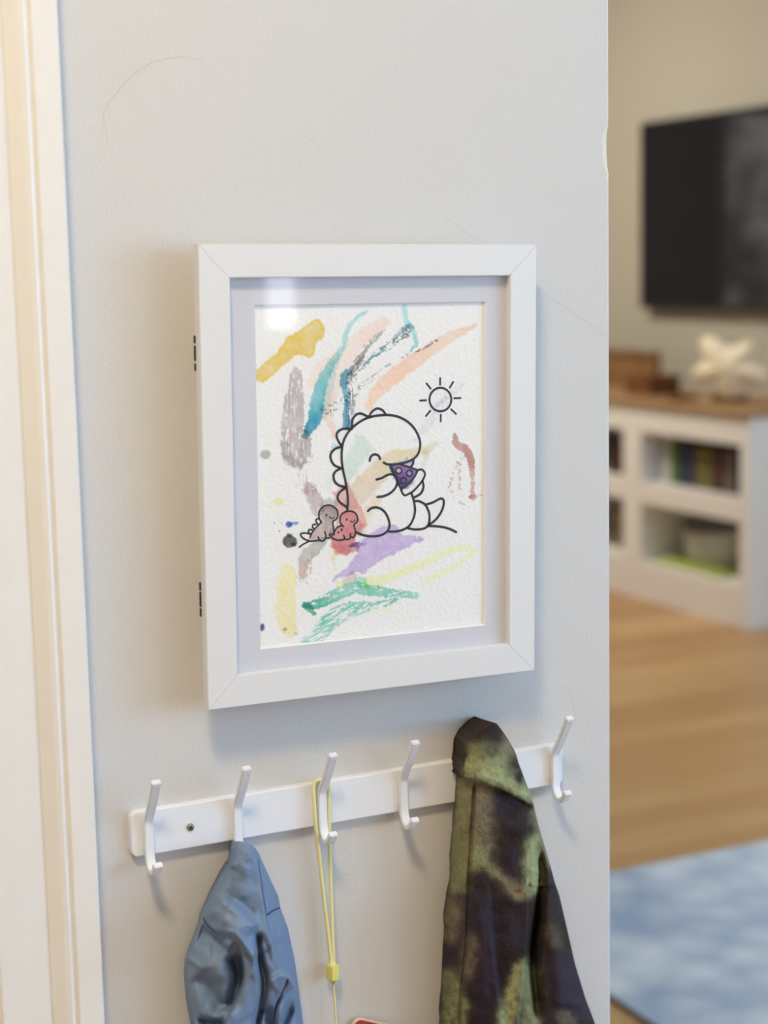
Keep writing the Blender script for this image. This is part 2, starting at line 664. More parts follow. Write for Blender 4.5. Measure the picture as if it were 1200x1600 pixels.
# shallow box behind the door, set in from its edge
ring('frame_box', FWo-.020, FHo-.020, FWi-.002, FHi-.002, .0243, .0008, M['frame_side'], FR)
box('back_panel', -FWi/2+.002, FWi/2-.002, -.016, -.0012, -FHi/2+.002, FHi/2-.002, M['frame_side'], FR)
MC = (.0021, -.0020)
MW, MH = .2020, .2695
ring('mat_board', FWi+.006, FHi+.006, MW, MH, .0262, .0238, M['mat'], FR, MC, .0011, M['mat_core'])
box('glass_pane', -FWi/2-.003, FWi/2+.003, -.0293, -.0280, -FHi/2-.003, FHi/2+.003, M['glass'], FR)
# hinges: three dark knuckles on the left edge of the door
for (x0, ys) in ((303.5, ((529, 541), (544.5, 568.5), (572.5, 584))), (315, ((914, 926.5), (929, 952), (954.5, 967)))):
    hz = None
    for (a, b) in ys:
        za, zb = on_wall(x0, a, .0225)[2], on_wall(x0, b, .0225)[2]
        bm = bmesh.new()
        bmesh.ops.create_cone(bm, cap_ends=True, segments=14, radius1=.0016, radius2=.0016, depth=za-zb)
        for v in bm.verts:
            v.co += Vector((-FWo/2+.0004, -.0232, (za+zb)/2-1.13429))
        h = from_bm('hinge', bm, M['hinge'], FR, False)


# ---- the sheet of watercolour paper; the paint is laid on in photo pixels of the sheet
def vnoise(x, y, sc, seed):
    r = np.random.RandomState(seed)
    g = r.rand(128, 128)
    X, Y = x/sc, y/sc
    xi, yi = np.floor(X).astype(int), np.floor(Y).astype(int)
    fx, fy = X-xi, Y-yi
    fx, fy = fx*fx*(3-2*fx), fy*fy*(3-2*fy)
    a, b = g[yi % 128, xi % 128], g[yi % 128, (xi+1) % 128]
    c, d = g[(yi+1) % 128, xi % 128], g[(yi+1) % 128, (xi+1) % 128]
    return (a*(1-fx)+b*fx)*(1-fy)+(c*(1-fx)+d*fx)*fy


def sstep(a, b, x):
    t = np.clip((x-a)/(b-a), 0, 1)
    return t*t*(3-2*t)


def poly_dist(pts, U, V):
    """distance to polyline, signed side, and position 0..1 along"""
    P = np.array(pts, float)
    seg = np.linalg.norm(np.diff(P, axis=0), axis=1)
    cum = np.concatenate([[0], np.cumsum(seg)])
    best = np.full(U.shape, 1e9)
    side = np.zeros(U.shape)
    along = np.zeros(U.shape)
    for i in range(len(P)-1):
        a, b = P[i], P[i+1]
        d = b-a
        l2 = (d**2).sum()+1e-9
        t = np.clip(((U-a[0])*d[0]+(V-a[1])*d[1])/l2, 0, 1)
        dx, dy = U-(a[0]+t*d[0]), V-(a[1]+t*d[1])
        dist = np.hypot(dx, dy)
        s = np.sign(d[0]*(V-a[1])-d[1]*(U-a[0]))
        m = dist < best
        best = np.where(m, dist, best)
        side = np.where(m, s, side)
        along = np.where(m, (cum[i]+t*seg[i])/cum[-1], along)
    return best, side, along


def in_poly(pts, U, V):
    P = np.array(pts, float)
    ins = np.zeros(U.shape, bool)
    j = len(P)-1
    for i in range(len(P)):
        a, b = P[i], P[j]
        c = ((a[1] > V) != (b[1] > V)) & (U < (b[0]-a[0])*(V-a[1])/(b[1]-a[1]+1e-12)+a[0])
        ins ^= c
        j = i
    return ins


# crops of the photo in which the drawing was measured: (scale, x offset, y offset)
CR = {1: (4, 300, 370), 2: (4, 550, 370), 3: (5, 380, 640), 4: (4.4444, 500, 620), 5: (4, 300, 850),
      6: (6.6667, 400, 490), 7: (5.4545, 540, 480), 8: (7.5, 440, 770), 9: (6.6667, 580, 690), 0: (1, 0, 0)}


def cr(k, *pts):
    s, ox, oy = CR[k]
    return [(p[0]/s+ox, p[1]/s+oy) for p in pts]


PNX, PNZ = 560, 740
pw, ph = MW+.006, MH+.006
gx = np.linspace(-pw/2, pw/2, PNX+1)+MC[0]
gz = np.linspace(ph/2, -ph/2, PNZ+1)+MC[1]
GX, GZ = np.meshgrid(gx, gz)
cw, sw = math.cos(ROT), math.sin(ROT)
D_PAPER = .0236
PWX, PWZ = GX*cw-GZ*sw, GX*sw+GZ*cw+1.13429
U, V = project(np.stack([PWX, np.full(PWX.shape, -D_PAPER), PWZ], -1))
paper = np.ones(U.shape+(3,))*np.array(srgb((246, 246, 243)))
grain = vnoise(U, V, 2.2, 1)*.6+vnoise(U, V, 4.4, 2)*.4
wob = (vnoise(U, V, 9, 3)-.5)*5+(vnoise(U, V, 3, 4)-.5)*3
cloud = vnoise(U, V, 22, 5)*.6+vnoise(U, V, 9, 6)*.4
WHITE = np.array(srgb((236, 235, 230)))


def lay(alpha, col):
    """watercolour: multiply the sheet by the paint's tint"""
    global paper
    tint = np.array(col)/WHITE
    tint = np.clip(tint, 0, 1.02)
    paper = paper*(1-alpha[..., None]*(1-tint))


def dry_mask(dry, ang=None):
    if dry <= 0:
        return np.ones(U.shape)
    if ang is None:
        n = grain
    else:
        c, s = math.cos(ang), math.sin(ang)
        n = vnoise((U*c+V*s)/8, -U*s+V*c, 1.5, 11)*.6+grain*.4
    return sstep(dry-.09, dry+.09, n)


def wash(pts, col, a=1., soft=3., dry=0, ang=None, edge=.25, wb=1., rag=4.):
    """filled puddle with a soft, wobbly rim and darker edge"""
    d, _, _ = poly_dist(list(pts)+[pts[0]], U, V)
    sd = np.where(in_poly(pts, U, V), d, -d)+wob*wb+(grain-.5)*rag
    al = sstep(-soft, soft, sd)
    al = al*(1-.25+.5*(cloud-.25))+edge*np.exp(-((sd-1)/2.5)**2)*.5*(al > .05)
    lay(np.clip(al*a*dry_mask(dry, ang), 0, 1), col)


def stroke(pts, wd, cols, a=1., soft=2.5, dry=0, ang=None, wb=.7, fade=None, rag=4.5):
    """brush stroke along a line; widths and colours change along it"""
    sp = smooth_path(pts, 6)
    d, s, t = poly_dist(sp, U, V)
    wv = np.interp(t, np.linspace(0, 1, len(wd)), wd)/2
    sd = wv-d+wob*wb+(grain-.5)*rag
    al = sstep(-soft, soft, sd)*(.8+.5*(cloud-.4))
    if fade:
        al *= np.interp(t, np.linspace(0, 1, len(fade)), fade)
    al = np.clip(al*a*dry_mask(dry, ang), 0, 1)
    if not isinstance(cols[0], (list, tuple)):
        cols = [cols]
    cl = np.array([srgb(c) for c in cols])
    cc = np.stack([np.interp(t, np.linspace(0, 1, len(cl)), cl[:, k]) for k in range(3)], -1)
    global paper
    tint = np.clip(cc/WHITE, 0, 1.02)
    paper = paper*(1-al[..., None]*(1-tint))


def blob(c, r, col, a=1., soft=1.5, wb=.5):
    d = np.hypot((U-c[0])/r[0], (V-c[1])/r[1])*min(r)
    al = sstep(-soft, soft, min(r)-d+wob*wb)*(.85+.4*(cloud-.4))
    lay(np.clip(al*a, 0, 1), srgb(col))


# yellow, top left
wash(cr(6, (0, 590), (60, 540), (200, 420), (300, 300), (320, 240), (400, 215), (560, 90), (650, 50), (700, 110), (715, 190), (690, 260), (640, 290),
        (600, 430), (570, 460), (510, 440), (430, 420), (330, 500), (180, 640), (70, 720), (0, 700)), srgb((224, 196, 96)), .95, 1.6, edge=.35, wb=.35)
# grey-mauve dry streak
wash(cr(1, (612, 860), (640, 815), (685, 830), (692, 960), (702, 1100), (692, 1200), (740, 1220), (760, 1400), (700, 1420), (690, 1455), (650, 1445),
        (572, 1390), (555, 1300), (560, 1150), (575, 1010), (603, 950)), srgb((188, 179, 177)), 1, 1.2, dry=.33, ang=math.pi/2, wb=.4, edge=.1)
stroke(cr(1, (585, 1300), (600, 1390), (680, 1425)), [10, 16, 12], (178, 174, 172), .8)
stroke(cr(1, (700, 1220), (690, 1520), (740, 1580)), [20, 10, 22], (205, 195, 196), .8, dry=.55, ang=math.pi/2)
blob(cr(1, (462, 1360))[0], (8, 7.5), (178, 178, 174))
# peach ghost around the teal line
stroke(cr(6, (600, 720), (700, 560), (820, 460)), [18, 26, 16], (241, 222, 210), .9, 4)
stroke(cr(6, (1330, 90), (1200, 180), (1060, 290), (960, 430), (880, 620), (790, 850), (740, 1040), (820, 1260)), [18, 24, 28, 26, 26, 22, 14, 9],
       [(240, 214, 198), (240, 216, 202), (242, 222, 210), (240, 214, 202), (238, 204, 188)], .9, 3)
# teal line
stroke(cr(6, (1150, -20), (1050, 40), (975, 130), (935, 230), (920, 340), (880, 400), (790, 520), (700, 700), (650, 860), (625, 1030), (600, 1130), (515, 1265)),
       [5, 6, 7, 8, 9, 13, 17, 19, 21, 22, 19, 12], [(150, 212, 212), (142, 208, 208), (150, 212, 208), (120, 196, 196), (108, 194, 194), (82, 182, 190), (56, 158, 180), (40, 142, 172)], 1, 1.4, wb=.35)
stroke(cr(6, (880, 420), (790, 640), (740, 850), (690, 1080)), [6, 12, 14, 10], (176, 212, 206), .7, 3)
# thin teal line, upper right
stroke(cr(7, (500, -20), (515, 100), (570, 200), (600, 290), (580, 345), (480, 435)), [8, 9, 10, 7, 4, 1.6], [(168, 220, 218), (160, 216, 214), (150, 208, 208), (120, 180, 186)], 1, 1.3, wb=.25)
# petrol vertical stroke and its dry grey flank
stroke(cr(6, (1010, 560), (920, 650), (915, 740), (935, 850), (945, 960), (940, 1080), (945, 1170)), [7, 13, 12, 9, 8, 11, 14],
       [(96, 140, 150), (48, 150, 180), (52, 152, 182), (60, 150, 176), (40, 140, 176), (36, 136, 172)], 1, 1.2, wb=.3)
stroke(cr(6, (1110, 480), (1010, 590), (960, 700)), [8, 13, 9], [(160, 148, 140), (140, 134, 130), (120, 138, 142)], .75, 2)
stroke(cr(6, (1010, 620), (985, 800), (985, 960), (970, 1160)), [13, 14, 13, 12], [(132, 134, 134), (138, 142, 142), (130, 140, 140), (108, 134, 138)], .9, 2, dry=.5, ang=math.pi/2)
stroke(cr(6, (760, 1010), (900, 900), (1080, 780)), [13, 10, 9], (120, 148, 148), 1, 2, dry=.6)
# dry diagonals
stroke(cr(7, (100, 470), (170, 370), (230, 290), (330, 190)), [13, 10, 6, 4], [(140, 124, 112), (140, 136, 126), (158, 166, 162), (190, 190, 182)], 1, 1.5, dry=.45, ang=-.85)
stroke(cr(7, (70, 580), (140, 500), (260, 400), (340, 345), (430, 290), (530, 200)), [6, 8, 10, 11, 6, 9], [(96, 142, 140), (120, 164, 162), (100, 150, 154), (120, 156, 160), (130, 156, 160)], 1, 1.5, dry=.5, ang=-.7)
stroke(cr(7, (420, 270), (480, 220), (540, 170)), [6, 14, 12], (118, 146, 152), 1, 1.5, dry=.45, ang=-.7)
stroke(cr(7, (400, 310), (540, 235)), [3, 4], (130, 140, 142), 1, 1, dry=.4)
stroke(cr(7, (60, 740), (200, 620), (320, 530), (400, 480)), [13, 9, 6, 6], [(170, 176, 172), (196, 198, 194), (150, 160, 166), (140, 152, 160)], .9, 1.5, dry=.55, ang=-.6)
# peach stroke
stroke(cr(7, (200, 860), (230, 770), (330, 660), (500, 520), (680, 390), (860, 270), (1000, 205), (1110, 155)), [10, 20, 24, 24, 22, 19, 14, 3],
       [(242, 212, 188), (240, 204, 176), (238, 200, 170), (240, 204, 176), (240, 210, 186), (232, 196, 168)], .95, 1.8, dry=.12, wb=.5)
stroke(cr(7, (570, 390), (680, 345), (800, 270)), [2, 3.5, 1.5], (120, 118, 116), .9, 1, dry=.42)
# smudges near the little sun
stroke(cr(7, (650, 1060), (760, 930), (850, 780), (1000, 640)), [10, 14, 12, 8], (206, 206, 212), .5, 3, dry=.45, ang=-.9)
stroke(cr(7, (770, 840), (860, 760)), [6, 6], (178, 178, 186), .5, 2.5, dry=.35, ang=-.9)
# brown stroke, right
stroke(cr(9, (870, -70), (890, 20), (960, 70), (1000, 110), (1035, 180), (1050, 320), (1055, 470), (1060, 590)), [5, 12, 14, 12, 9, 6, 6, 8],
       [(170, 116, 100), (186, 128, 112), (184, 126, 110), (190, 134, 118), (196, 142, 128), (204, 156, 146), (210, 168, 158)], 1, 1, dry=.08, wb=.3)
stroke(cr(9, (1040, 580), (1150, 552)), [7, 1], (206, 162, 150), .9, 1)
stroke(cr(9, (960, 150), (920, 220), (925, 420), (940, 560), (1040, 570)), [8, 4, 5, 4, 2], (206, 176, 166), .9, 1.2, dry=.52)
stroke(cr(9, (900, 230), (850, 330), (830, 480), (870, 580), (980, 670)), [3, 3, 4, 3, 2], (190, 168, 160), .8, 1, dry=.55)
# pale sea green and olive inside the body
wash(cr(4, (255, 250), (320, 280), (372, 360), (300, 450), (225, 560), (192, 610), (165, 500), (165, 420), (232, 330)), srgb((206, 223, 213)), .9, 5)
wash(cr(4, (60, 380), (90, 340), (150, 335), (140, 360), (80, 385)), srgb((176, 217, 207)), .9, 3)
wash(cr(4, (0, 640), (60, 560), (150, 500), (160, 560), (60, 640)), srgb((222, 230, 224)), .8, 5)
stroke(cr(4, (815, 320), (730, 370), (640, 395), (540, 405), (450, 470), (360, 570), (280, 660), (225, 740)), [5, 13, 15, 22, 30, 36, 36, 22],
       [(222, 216, 190), (220, 214, 180), (220, 208, 164), (222, 210, 170), (224, 208, 176), (222, 204, 176), (224, 206, 182)], .95, 3)
stroke(cr(4, (735, 380), (730, 440), (720, 470)), [8, 9, 5], (220, 218, 196), .8, 3)
stroke(cr(4, (400, 720), (340, 790), (300, 860)), [12, 18, 14], (232, 214, 184), .85, 4)
blob(cr(4, (660, 300))[0], (5, 4), (206, 218, 230), .7)
# mauve-grey band behind the small dinosaurs
stroke(cr(8, (300, -80), (380, 40), (430, 200)), [14, 24, 20], (196, 180, 180), 1, 2, dry=.3, ang=1.2)
wash(cr(3, (700, 640), (770, 590), (830, 565), (855, 640), (900, 740), (940, 830), (965, 900), (950, 960), (880, 1000), (900, 1100), (800, 1135), (740, 1105),
        (690, 1040), (720, 900), (740, 780)), srgb((218, 164, 158)), .85, 2.5, dry=.06)
wash(cr(8, (590, 560), (800, 540), (960, 440), (960, 380), (900, 330), (850, 480), (840, 580), (860, 640), (800, 720), (650, 720), (590, 620)), srgb((208, 112, 112)), .7, 3, dry=.12)
stroke(cr(8, (480, 560), (380, 660), (280, 760), (240, 980)), [16, 22, 17, 9], [(170, 172, 160), (178, 180, 168), (192, 172, 160), (200, 178, 168)], 1, 1.8, dry=.2, ang=1.9)
stroke(cr(8, (380, 700), (330, 860), (320, 1100)), [9, 8, 4], (190, 176, 170), .8, 1.5, dry=.55, ang=1.6)
stroke(cr(8, (200, 1020), (220, 1110)), [6, 4], (206, 196, 190), .7, 1.5, dry=.5)
stroke(cr(8, (620, 700), (610, 800), (620, 900)), [8, 5, 4], (232, 214, 170), .8, 2, dry=.3)
# the small dinosaurs' own colour
D1 = cr(8, (440, 240), (470, 180), (540, 145), (610, 160), (655, 220), (655, 280), (605, 335), (605, 400), (610, 450), (600, 520), (450, 570), (330, 565),
        (290, 550), (340, 500), (400, 420), (465, 345))
D2 = cr(8, (685, 300), (710, 250), (760, 220), (820, 215), (880, 260), (890, 310), (850, 375), (865, 460), (855, 510), (780, 545), (680, 555), (600, 535),
        (565, 490), (615, 480), (660, 410), (720, 390))
wash(D1, srgb((196, 172, 168)), .95, 1, wb=.1, edge=0, rag=.5)
stroke(cr(8, (560, 170), (560, 300), (520, 400)), [26, 20, 12], (176, 176, 168), .7, 3)
stroke(cr(8, (590, 430), (560, 500)), [8, 6], (170, 160, 166), .7, 2)
wash(D2, srgb((214, 140, 140)), .9, 1, wb=.1, edge=0, rag=.5)
# violet
wash(cr(8, (795, 620), (820, 595), (900, 570), (980, 530), (1080, 460), (1200, 390), (1330, 380), (1420, 500), (1560, 500), (1680, 540), (1500, 620), (1350, 700),
        (1200, 770), (1100, 840), (1010, 900), (980, 960), (860, 930), (740, 980), (600, 1030), (620, 980), (760, 880), (830, 800), (890, 700), (850, 650)),
     srgb((190, 166, 212)), .92, 2, dry=.12, wb=.6)
stroke(cr(8, (815, 620), (880, 605), (980, 600)), [6, 9, 4], [(112, 84, 190), (140, 104, 200), (170, 140, 204)], .85, 1.5)
# yellow-green loop
stroke(cr(4, (330, 1290), (470, 1260), (620, 1200), (760, 1140), (880, 1075), (990, 1050), (1060, 1060), (1035, 1105), (950, 1165), (840, 1230), (750, 1270), (700, 1335)),
       [16, 14, 14, 12, 11, 10, 10, 10, 9, 9, 9, 4], [(232, 234, 176), (234, 236, 184), (234, 232, 180), (234, 238, 190), (232, 238, 182), (234, 240, 196), (236, 240, 206)], .95, 2, wb=.5)
blob(cr(8, (690, 1070))[0], (6, 5), (232, 232, 150), .9)
wash(cr(8, (700, 1030), (830, 940), (900, 950), (880, 1010), (760, 1070)), srgb((206, 186, 178)), .8, 2)
wash(cr(8, (870, 1000), (930, 950), (1000, 1000), (1020, 1100), (900, 1110)), srgb((156, 220, 188)), .8, 2)
# green
stroke(cr(5, (705, 385), (780, 375), (900, 320), (1020, 275), (1120, 290), (1240, 310), (1400, 325)), [10, 18, 20, 19, 16, 13, 9],
       [(36, 158, 138), (70, 180, 156), (104, 198, 172), (98, 196, 170), (108, 198, 172), (104, 194, 168), (130, 206, 182)], 1, 1.4, dry=.33, ang=-.25, wb=.5)
stroke(cr(5, (725, 395), (760, 430)), [10, 8], (60, 172, 150), 1, 1.4)
stroke(cr(5, (700, 610), (790, 570), (860, 490), (960, 420), (1100, 390), (1300, 350)), [10, 26, 28, 20, 10, 6], [(140, 208, 188), (120, 200, 178), (118, 200, 176), (110, 196, 172), (110, 192, 168)], 1, 1.6, dry=.44, ang=-.5, wb=.6)
stroke(cr(5, (1080, 400), (1150, 430), (1290, 380)), [4, 7, 3], (240, 242, 206), .9, 2)
# light yellow, bottom left
stroke(cr(5, (600, 160), (590, 290), (585, 410), (605, 530)), [22, 30, 32, 26], [(240, 232, 176), (238, 228, 168), (238, 230, 176), (234, 226, 168)], .95, 2, wb=.8)
blob(cr(5, (580, 535))[0], (3, 2.4), (170, 160, 70))
blob(cr(5, (655, 560))[0], (2.5, 2), (200, 200, 196))
blob(cr(5, (437, 515))[0], (3, 6), (80, 60, 130))
blob(cr(3, (280, 715))[0], (6.5, 5), (234, 226, 148), .9)
blob(cr(3, (150, 670))[0], (6, 8), (240, 238, 216), .8, 4)
blob(cr(3, (365, 1028))[0], (11.5, 10.5), (72, 72, 74), 1, 1)
blob(cr(3, (395, 1055))[0], (4.5, 3.5), (20, 20, 22), .9, 1.5)
blob(cr(3, (362, 985))[0], (5, 4), (104, 104, 104), .9, 1)
blob(cr(3, (358, 898))[0], (5.4, 5.2), (22, 96, 170), 1, 1)
stroke(cr(3, (375, 893), (412, 890)), [6, 4.5], (60, 130, 190), .9, 1)
for p, r in (((245, 885), 1.3), ((282, 950), 1.3), ((300, 885), 1.0)):
    blob(cr(3, p)[0], (r, r), (110, 110, 120), .9, .6, .1)
# violet slice of pizza with bleeding edge
PZ = cr(9, (192, 245), (300, 240), (400, 275), (485, 298), (440, 385), (380, 440), (312, 492), (270, 410), (235, 340))
wash(cr(9, (192, 245), (340, 200), (370, 165), (385, 195), (440, 200), (415, 270), (485, 298), (440, 400), (460, 405), (430, 440), (400, 480), (330, 495), (270, 410),
        (235, 340), (190, 300)), srgb((170, 130, 180)), .7, 1.6, wb=.5)
wash(PZ, srgb((150, 110, 180)), .9, .8, wb=.1, rag=.5)
stroke(cr(9, (215, 270), (280, 400), (330, 470), (420, 400)), [7, 10, 9, 6], (104, 60, 150), .7, 2)
for p, c in (((287, 302), (214, 196, 190)), ((398, 330), (176, 148, 200)), ((337, 406), (96, 84, 176))):
    cc_ = cr(9, p)[0]
    dd = np.hypot(U-cc_[0], V-cc_[1])
    al = sstep(4.2, 3.2, dd)
    paper = paper*(1-al[..., None])+al[..., None]*np.array(srgb(c))
paper = np.clip(paper, .003, .95)

me = bpy.data.meshes.new('watercolour_sheet')
nv = (PNX+1)*(PNZ+1)
emb = (vnoise(U, V, 4.2, 21)*.6+vnoise(U, V, 2.1, 22)*.4-.5)*.00042
verts = np.stack([GX, np.full(GX.shape, -D_PAPER)-emb, GZ], -1).reshape(-1, 3)
idx = np.arange(nv).reshape(PNZ+1, PNX+1)
q = np.stack([idx[:-1, :-1], idx[1:, :-1], idx[1:, 1:], idx[:-1, 1:]], -1).reshape(-1, 4)
me.vertices.add(nv)
me.vertices.foreach_set('co', verts.astype(np.float32).ravel())
me.loops.add(q.size)
me.loops.foreach_set('vertex_index', q.astype(np.int32).ravel())
me.polygons.add(len(q))
me.polygons.foreach_set('loop_start', np.arange(0, q.size, 4, dtype=np.int32))
me.polygons.foreach_set('use_smooth', np.ones(len(q), dtype=bool))
me.update(calc_edges=True)
at = me.color_attributes.new('paint', 'FLOAT_COLOR', 'POINT')
at.data.foreach_set('color', np.concatenate([paper.reshape(-1, 3), np.ones((nv, 1))], 1).astype(np.float32).ravel())
SHEET = link('watercolour_sheet', me, attr_mat('watercolour_paper', 'paint', .9, None, spec=.15), FR)
SHEET['label'] = 'watercolour of a dinosaur eating pizza'


# ---- black line drawing on the sheet, real thin ink lines
def to_sheet(p, lift):
    w_ = on_wall(p[0], p[1], D_PAPER+lift)
    dx, dz = w_[0], w_[2]-1.13429
    return np.array([dx*cw+dz*sw, -D_PAPER-lift, -dx*sw+dz*cw])


def ink(name, lines, label):
    bmV, bmF = [], []
    lift = .00022
    for pts, wpx, closed in lines:
        P = smooth_path(pts, 7, closed)
        P = [to_sheet(p, lift) for p in P]
        n = len(P)
        hw = wpx*.00052/2
        b0 = len(bmV)
        for i, p in enumerate(P):
            if closed:
                t = P[(i+1) % n]-P[i-1]
            else:
                t = P[min(i+1, n-1)]-P[max(i-1, 0)]
            nn = np.array([-t[2], 0, t[0]])
            nn /= np.linalg.norm(nn)+1e-12
            bmV += [p+nn*hw, p-nn*hw]
        for i in range(n if closed else n-1):
            j = (i+1) % n
            bmF.append((b0+2*i, b0+2*i+1, b0+2*j+1, b0+2*j))
        if not closed:
            for (i, j) in ((0, 1), (n-1, n-2)):
                t = P[i]-P[j]
                t /= np.linalg.norm(t)+1e-12
                nn = np.array([-t[2], 0, t[0]])
                c0 = len(bmV)
                for k in range(7):
                    an = -math.pi/2+math.pi*k/6
                    bmV.append(P[i]+t*math.cos(an)*hw+nn*math.sin(an)*hw)
                bmF.append(tuple(range(c0, c0+7)))
    o = from_py(name, bmV, bmF, M['ink'], SHEET)
    o['label'] = label
    return o


def circ(k, c, rx, ry=None, n=14):
    ry = ry or rx
    return cr(k, *[(c[0]+rx*math.cos(2*math.pi*i/n), c[1]+ry*math.sin(2*math.pi*i/n)) for i in range(n)])


LW = 4.0
big = [cr(4, (188, 795), (194, 720), (188, 650), (176, 580), (160, 510), (151, 440), (152, 370), (163, 310), (190, 255), (235, 205), (300, 160), (370, 135), (440, 127),
           (510, 130), (575, 152), (635, 196), (676, 255), (696, 320), (688, 380), (660, 422), (612, 450), (560, 463), (505, 470), (465, 468), (443, 457)),
       cr(4, (340, 138), (360, 105), (395, 82), (432, 92), (458, 124)),
       cr(4, (222, 214), (226, 160), (252, 124), (282, 116), (312, 127), (340, 142)),
       cr(4, (222, 222), (165, 222), (127, 240), (115, 268), (126, 305), (152, 345)),
       cr(4, (152, 347), (108, 360), (76, 395), (76, 435), (100, 475), (146, 496)),
       cr(4, (146, 498), (112, 515), (94, 545), (102, 587), (132, 615), (180, 628)),
       cr(4, (180, 630), (140, 660), (122, 695), (136, 730), (184, 765)),
       cr(4, (345, 445), (351, 420), (368, 403), (390, 401), (409, 412), (417, 432)),
       cr(9, (440, 195), (435, 232), (415, 262)),
       cr(9, (55, 395), (110, 380), (160, 352), (205, 340), (245, 355), (266, 385), (275, 440)),
       cr(9, (65, 577), (130, 568), (200, 535), (250, 485), (272, 435)),
       cr(4, (333, 793), (355, 775), (390, 768), (430, 782), (462, 818), (481, 870), (480, 910), (460, 940), (420, 962), (360, 969), (300, 960), (252, 942)),
       cr(9, (420, 540), (440, 600), (455, 680), (455, 740), (440, 800), (410, 860), (375, 895), (320, 922), (250, 936), (170, 937)),
       cr(9, (453, 620), (500, 622), (560, 655), (600, 730), (608, 800), (598, 860), (570, 895), (520, 912), (450, 915), (385, 903)),
       cr(9, (572, 655), (640, 635), (690, 608), (730, 593), (755, 615), (750, 680), (720, 750), (670, 815), (610, 862)),
       cr(9, (595, 878), (680, 882), (760, 893), (830, 915), (885, 943)),
       cr(9, (535, 415), (545, 470), (525, 530), (490, 560), (448, 580))]
ink('dinosaur_drawing', [(p, LW, False) for p in big], 'black ink outline of a large smiling dinosaur')
pz = [(cr(9, (195, 240), (220, 300), (265, 380), (290, 450), (312, 492)), 3.5, False), (cr(9, (300, 238), (360, 255), (420, 275), (485, 298)), 3.5, False),
      (cr(9, (485, 298), (455, 360), (410, 420), (360, 465), (312, 494)), 3.5, False),
      (cr(9, (487, 297), (520, 290), (548, 308), (560, 345), (540, 395), (500, 450), (440, 515), (390, 545), (350, 560), (325, 535), (310, 495)), 3.5, False)]
for c_ in ((287, 302), (398, 330), (337, 406)):
    pz.append((circ(9, c_, 31), 2.9, True))
ink('pizza_drawing', pz, 'black ink outline of a pizza slice with three round toppings')
sun = [(circ(7, (808, 787), 93, 100), 3.6, True)]
for a, b in (((806, 605), (806, 660)), ((917, 637), (888, 685)), ((980, 774), (925, 776)), ((941, 909), (900, 870)), ((811, 973), (811, 918)), ((685, 928), (722, 883)),
             ((635, 796), (685, 793)), ((690, 650), (725, 694))):
    sun.append((cr(7, a, ((a[0]+b[0])/2, (a[1]+b[1])/2), b), 3.2, False))
ink('sun_drawing', sun, 'black ink outline of a sun with eight rays')
SWD = 2.8
d1 = [(cr(8, (468, 345), (442, 300), (440, 230), (475, 172), (540, 145), (605, 160), (650, 205), (660, 265), (640, 310), (603, 336), (605, 390), (612, 440), (608, 470)), SWD, False),
      (cr(8, (468, 345), (420, 390), (375, 440), (350, 480), (335, 520)), SWD, False),
      (cr(8, (338, 485), (280, 472), (225, 480), (235, 515), (275, 545), (330, 568), (400, 562), (440, 556)), SWD, False),
      (cr(8, (430, 518), (445, 555), (480, 566), (512, 540), (518, 500), (505, 455)), SWD, False),
      (cr(8, (515, 530), (560, 532)), SWD, False),
      (cr(8, (435, 300), (405, 315), (408, 345), (425, 370)), SWD, False), (cr(8, (400, 370), (368, 375), (365, 405), (380, 420)), SWD, False),
      (cr(8, (355, 432), (320, 435), (318, 465), (335, 480)), SWD, False),
      (cr(8, (560, 282), (580, 297), (605, 297), (622, 283)), 1.7, False), (circ(8, (526, 261), 5, 11, 8), 1.6, True)]
ink('grey_dinosaur_drawing', d1, 'black ink outline of a small grey dinosaur')
d2 = [(cr(8, (722, 395), (690, 350), (684, 300), (705, 250), (755, 220), (815, 215), (870, 245), (892, 300), (880, 345), (850, 375), (862, 430), (865, 480), (845, 520), (812, 515), (805, 480)), SWD, False),
      (cr(8, (700, 385), (650, 408), (620, 455), (612, 490), (570, 482), (562, 500), (600, 535), (660, 555), (720, 550), (738, 535), (728, 500)), SWD, False),
      (cr(8, (738, 540), (765, 548), (795, 540), (808, 515)), SWD, False),
      (cr(8, (805, 328), (825, 343), (845, 335), (856, 320)), 1.7, False), (circ(8, (763, 312), 5, 11, 8), 1.6, True),
      (circ(8, (704, 436), 6, 13, 8), 1.8, True), (circ(8, (667, 464), 5, 8, 8), 1.6, True)]
ink('red_dinosaur_drawing', d2, 'black ink outline of a small pink dinosaur')
ink('ground_line', [(cr(8, (208, 637), (250, 605), (310, 575)), 2.6, False)], 'short black ground line')

# ------------------------------------------------------------------ hook rack
RK = empty('hook_rack', (-.0095, 0, .8562), 'white wall-mounted rail with six double coat hooks below the picture frame', 'hook rack')
RZ = .8562


def rail_bm(w2, h2, r, d, ch, n=6):
    """rounded plate on the wall, front edge softened by ch"""
    def loop(g):
        pts = []
        for cx, cz, a0 in ((w2-r, h2-r, 0), (-w2+r, h2-r, 90), (-w2+r, -h2+r, 180), (w2-r, -h2+r, 270)):
            for k in range(n+1):
                an = math.radians(a0+90*k/n)
                pts.append((cx+(r-g)*math.cos(an), cz+(r-g)*math.sin(an)))
        return pts
    bm = bmesh.new()
    rings = []
    for g, y in ((0, 0), (0, -d+ch), (ch*.3, -d+ch*.3), (ch, -d)):
        rings.append([bm.verts.new((x, y, z)) for x, z in loop(g)])
    for ra, rb in zip(rings[:-1], rings[1:]):
        for i in range(len(ra)):
            j = (i+1) % len(ra)
            bm.faces.new((ra[i], ra[j], rb[j], rb[i]))
    bm.faces.new(rings[0])
    bm.faces.new(rings[-1])
    return bm


